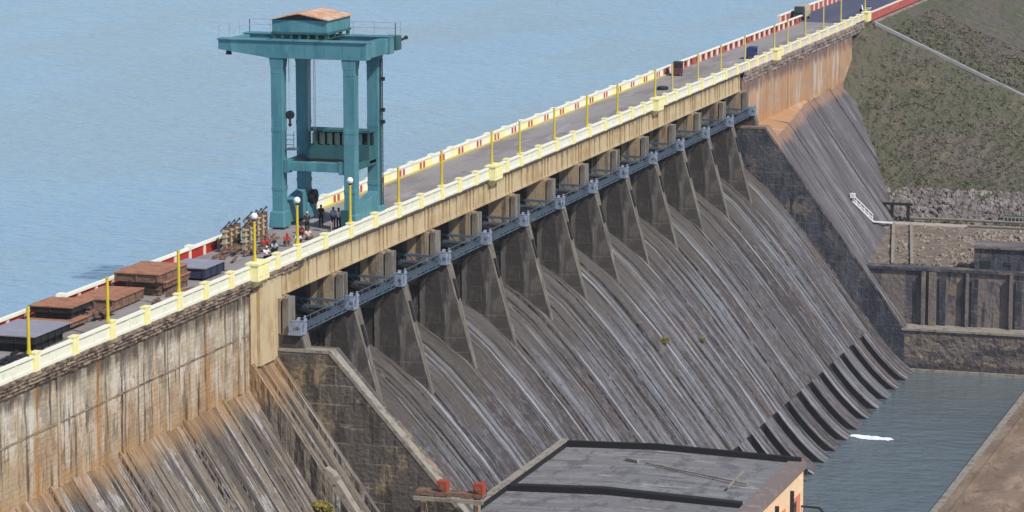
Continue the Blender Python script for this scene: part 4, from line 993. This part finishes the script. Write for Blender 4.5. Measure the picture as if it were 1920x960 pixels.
person('squatting person in a red top alone on the open road','squat',5.3,3.1,-2.3,redc,khaki,G,hair='headscarf',extra=redc,sc=1.1)
person('squatting person in white shirt close to the cream parapet','squat',5.9,2.35,-2.3,white,blackc,G,sc=1.05)
person('squatting person in a pink red top behind the first globe lamp','squat',2.9,4.0,-2.4,redc,maroon,G,sc=1.15)
person('seated person in white with back to the first globe lamp','sit',-.9,2.35,-2.0,white,blackc,G,hair='headscarf',extra=white,sc=1.1)
person('squatting person in dark clothes right of the first globe lamp','squat',1.6,2.7,-2.2,blue,navy,G,sc=1.05)

# ------------------------------------------------------------------ vehicles and small things on the far road
def rickshaw(label,x,y,rz,body,roof,name,cat,sc=1.0):
    t=thing(name,label,cat,(x,y,0),rz); t.scale=(sc,sc,sc)
    b=MB(); b.prism([(-.62,.32),(-.62,.95),(.62,.95),(.62,.32)],-1.2,.25)
    b.hexa([(.25,-.6,.32),(1.25,-.3,.35),(1.25,.3,.35),(.25,.6,.32)],[(.25,-.6,.95),(1.12,-.35,.85),(1.12,.35,.85),(.25,.6,.95)]); b.build('body',body,t,bevel=.05)
    b=MB(); b.prism([(-.62,1.45),(-.5,1.62),(.5,1.62),(.62,1.45)],-1.15,.9)
    for xx,yy in ((-1.1,-.58),(-1.1,.58),(.2,-.58),(.2,.58)): b.bar((xx,yy,.9),(xx,yy,1.5),.07)
    b.box(-1.18,-1.1,-.6,.6,.9,1.5)
    b.build('canopy',roof,t)
    b=MB(); b.hexa([(.95,-.45,.85),(1.0,-.45,.85),(1.0,.45,.85),(.95,.45,.85)],[(.72,-.5,1.46),(.77,-.5,1.46),(.77,.5,1.46),(.72,.5,1.46)]); b.build('windscreen',M['glass'],t)
    for xx,yy in ((-.8,-.56),(-.8,.56),(1.05,0)):
        b=MB(); b.tube((xx,yy-.07,.24),(xx,yy+.07,.24),.24,.24,14); w=b.build('wheel',M['black'],t)
        b=MB(); b.tube((xx,yy-.075,.24),(xx,yy+.075,.24),.11,.11,10); b.build('rim',M['steel'],w)
    return t
mar=paint('maroon_vehicle_paint',(.13,.035,.04),(.05,.03,.03)); nav=paint('navy_vehicle_paint',(.03,.05,.14),(.03,.03,.05)); beige=paint('beige_vehicle_paint',(.46,.38,.28),(.2,.15,.1))
rickshaw('maroon three wheeler parked against the lake parapet where the stripes begin',141.5,6.4,.15,mar,M['black'],'auto_rickshaw','three wheeler')
rickshaw('dark blue three wheeler near the cream parapet on the far road',163.5,2.4,.05,nav,nav,'auto_rickshaw','three wheeler',.95)
# beige van behind the striped parapet end
t=thing('parked_van','beige van with dark front standing beyond the end of the striped parapet','van',(221.5,8.9,0),math.pi)
b=MB(); b.prism([(-.85,.4),(-.88,1.25),(-.75,2.0),(.75,2.0),(.88,1.25),(.85,.4)],-2.2,1.2); b.build('body',beige,t,bevel=.06)
b=MB(); b.hexa([(1.2,-.83,.4),(2.0,-.78,.4),(2.0,.78,.4),(1.2,.83,.4)],[(1.2,-.72,1.95),(1.55,-.68,1.85),(1.55,.68,1.85),(1.2,.72,1.95)]); b.build('cab',M['navy'],t,bevel=.05)
b=MB(); b.hexa([(1.9,-.7,1.05),(1.96,-.7,1.05),(1.96,.7,1.05),(1.9,.7,1.05)],[(1.58,-.64,1.78),(1.64,-.64,1.78),(1.64,.64,1.78),(1.58,.64,1.78)]); b.build('windscreen',M['glass'],t)
for xx in (-1.4,1.45):
    for yy in (-.8,.8):
        b=MB(); b.tube((xx,yy-.1,.33),(xx,yy+.1,.33),.33,.33,16); w=b.build('wheel',M['black'],t)
        b=MB(); b.tube((xx,yy-.105,.33),(xx,yy+.105,.33),.17,.17,12); b.build('rim',M['steel'],w)
# scooter near the end of the cream parapet
t=thing('parked_scooter','white and black scooter parked at the far end of the cream parapet','scooter',(236,2.4,0),1.3)
b=MB(); b.hexa([(-.7,-.16,.35),(.0,-.16,.25),(.0,.16,.25),(-.7,.16,.35)],[(-.85,-.14,.78),(-.05,-.16,.72),(-.05,.16,.72),(-.85,.14,.78)]); b.box(-.1,.5,-.18,.18,.22,.32); b.hexa([(.45,-.2,.25),(.52,-.2,.25),(.52,.2,.25),(.45,.2,.25)],[(.62,-.14,1.0),(.7,-.14,1.0),(.7,.14,1.0),(.62,.14,1.0)]); b.build('body',white,t,bevel=.03)
b=MB(); b.hexa([(-.8,-.14,.78),(.0,-.15,.74),(.0,.15,.74),(-.8,.14,.78)],[(-.78,-.11,.9),(-.05,-.13,.86),(-.05,.13,.86),(-.78,.11,.9)]); b.build('saddle',M['black'],t)
b=MB(); b.bar((.62,-.36,1.06),(.62,.36,1.06),.05).bar((.75,0,.3),(.62,0,1.06),.07); b.build('handlebar',M['steel'],t)
for xx in (-.6,.8):
    b=MB(); b.tube((xx,-.06,.24),(xx,.06,.24),.24,.24,14); b.build('wheel',M['black'],t)
# loose tyre on the road
b=MB(); n=16
for i in range(n):
    a0,a1=6.2832*i/n,6.2832*(i+1)/n
    b.tube((.42*math.cos(a0),.42*math.sin(a0),.16),(.42*math.cos(a1),.42*math.sin(a1),.16),.16,.16,8)
o=tag(b.build('loose_tyre',M['black']),'black tyre lying alone on the road short of the maroon three wheeler','tyre'); o.location=(125.4,4.0,0)
o.scale=(1.2,1.2,1.2)

# ------------------------------------------------------------------ camera, light, sky
cam=bpy.data.cameras.new('camera'); co=bpy.data.objects.new('camera',cam); COL.objects.link(co)
rt=Vector((0.30189551,-0.95334102,0)); upv=Vector((0.15306494,0.04847124,0.98702668)); fw=Vector((0.94097302,0.29797892,-0.16055634))
mw=Matrix.Identity(4)
for i in range(3): mw[i][0]=rt[i]; mw[i][1]=upv[i]; mw[i][2]=-fw[i]; mw[i][3]=(-230.34878373,-90.4271698,40.35487348)[i]
co.matrix_world=mw; cam.sensor_width=36; cam.lens=6000/1920*36; cam.clip_start=1; cam.clip_end=40000
S.camera=co
sd=Vector((-.34,-.60,.72)).normalized()
sun=bpy.data.lights.new('sun','SUN'); sun.energy=SUN_E; sun.angle=R(1.0); sun.color=(1,.95,.87)
so=bpy.data.objects.new('sun',sun); COL.objects.link(so); so.rotation_euler=sd.to_track_quat('Z','Y').to_euler(); so.location=(0,-100,150)
w=bpy.data.worlds.new('World'); S.world=w; w.use_nodes=True
sk=w.node_tree.nodes.new('ShaderNodeTexSky'); sk.sky_type='NISHITA'; sk.sun_disc=False
sk.sun_elevation=math.asin(sd.z); sk.sun_rotation=math.atan2(sd.x,sd.y); sk.air_density=1.0; sk.dust_density=1.0; sk.ozone_density=1.5
bg=w.node_tree.nodes['Background']; bg.inputs['Strength'].default_value=SKY_E
w.node_tree.links.new(sk.outputs[0],bg.inputs['Color'])
S.view_settings.view_transform='Standard'; S.view_settings.look='None'; S.view_settings.exposure=EXPO; S.view_settings.gamma=1; S.view_settings.use_curve_mapping=False
S.cycles.max_bounces=6

HAZE=0.0001
if HAZE:
    b=MB(); b.box(-9500,9500,-9500,14500,-41,44)
    hz=bpy.data.materials.new('haze_air'); hz.use_nodes=True; nt=hz.node_tree; nt.nodes.clear()
    out=nt.nodes.new('ShaderNodeOutputMaterial'); pv=nt.nodes.new('ShaderNodeVolumePrincipled')
    pv.inputs['Color'].default_value=(.80,.88,1,1); pv.inputs['Density'].default_value=HAZE; pv.inputs['Anisotropy'].default_value=.2
    nt.links.new(pv.outputs[0],out.inputs['Volume'])
    tag(b.build('haze',hz),kind='stuff')
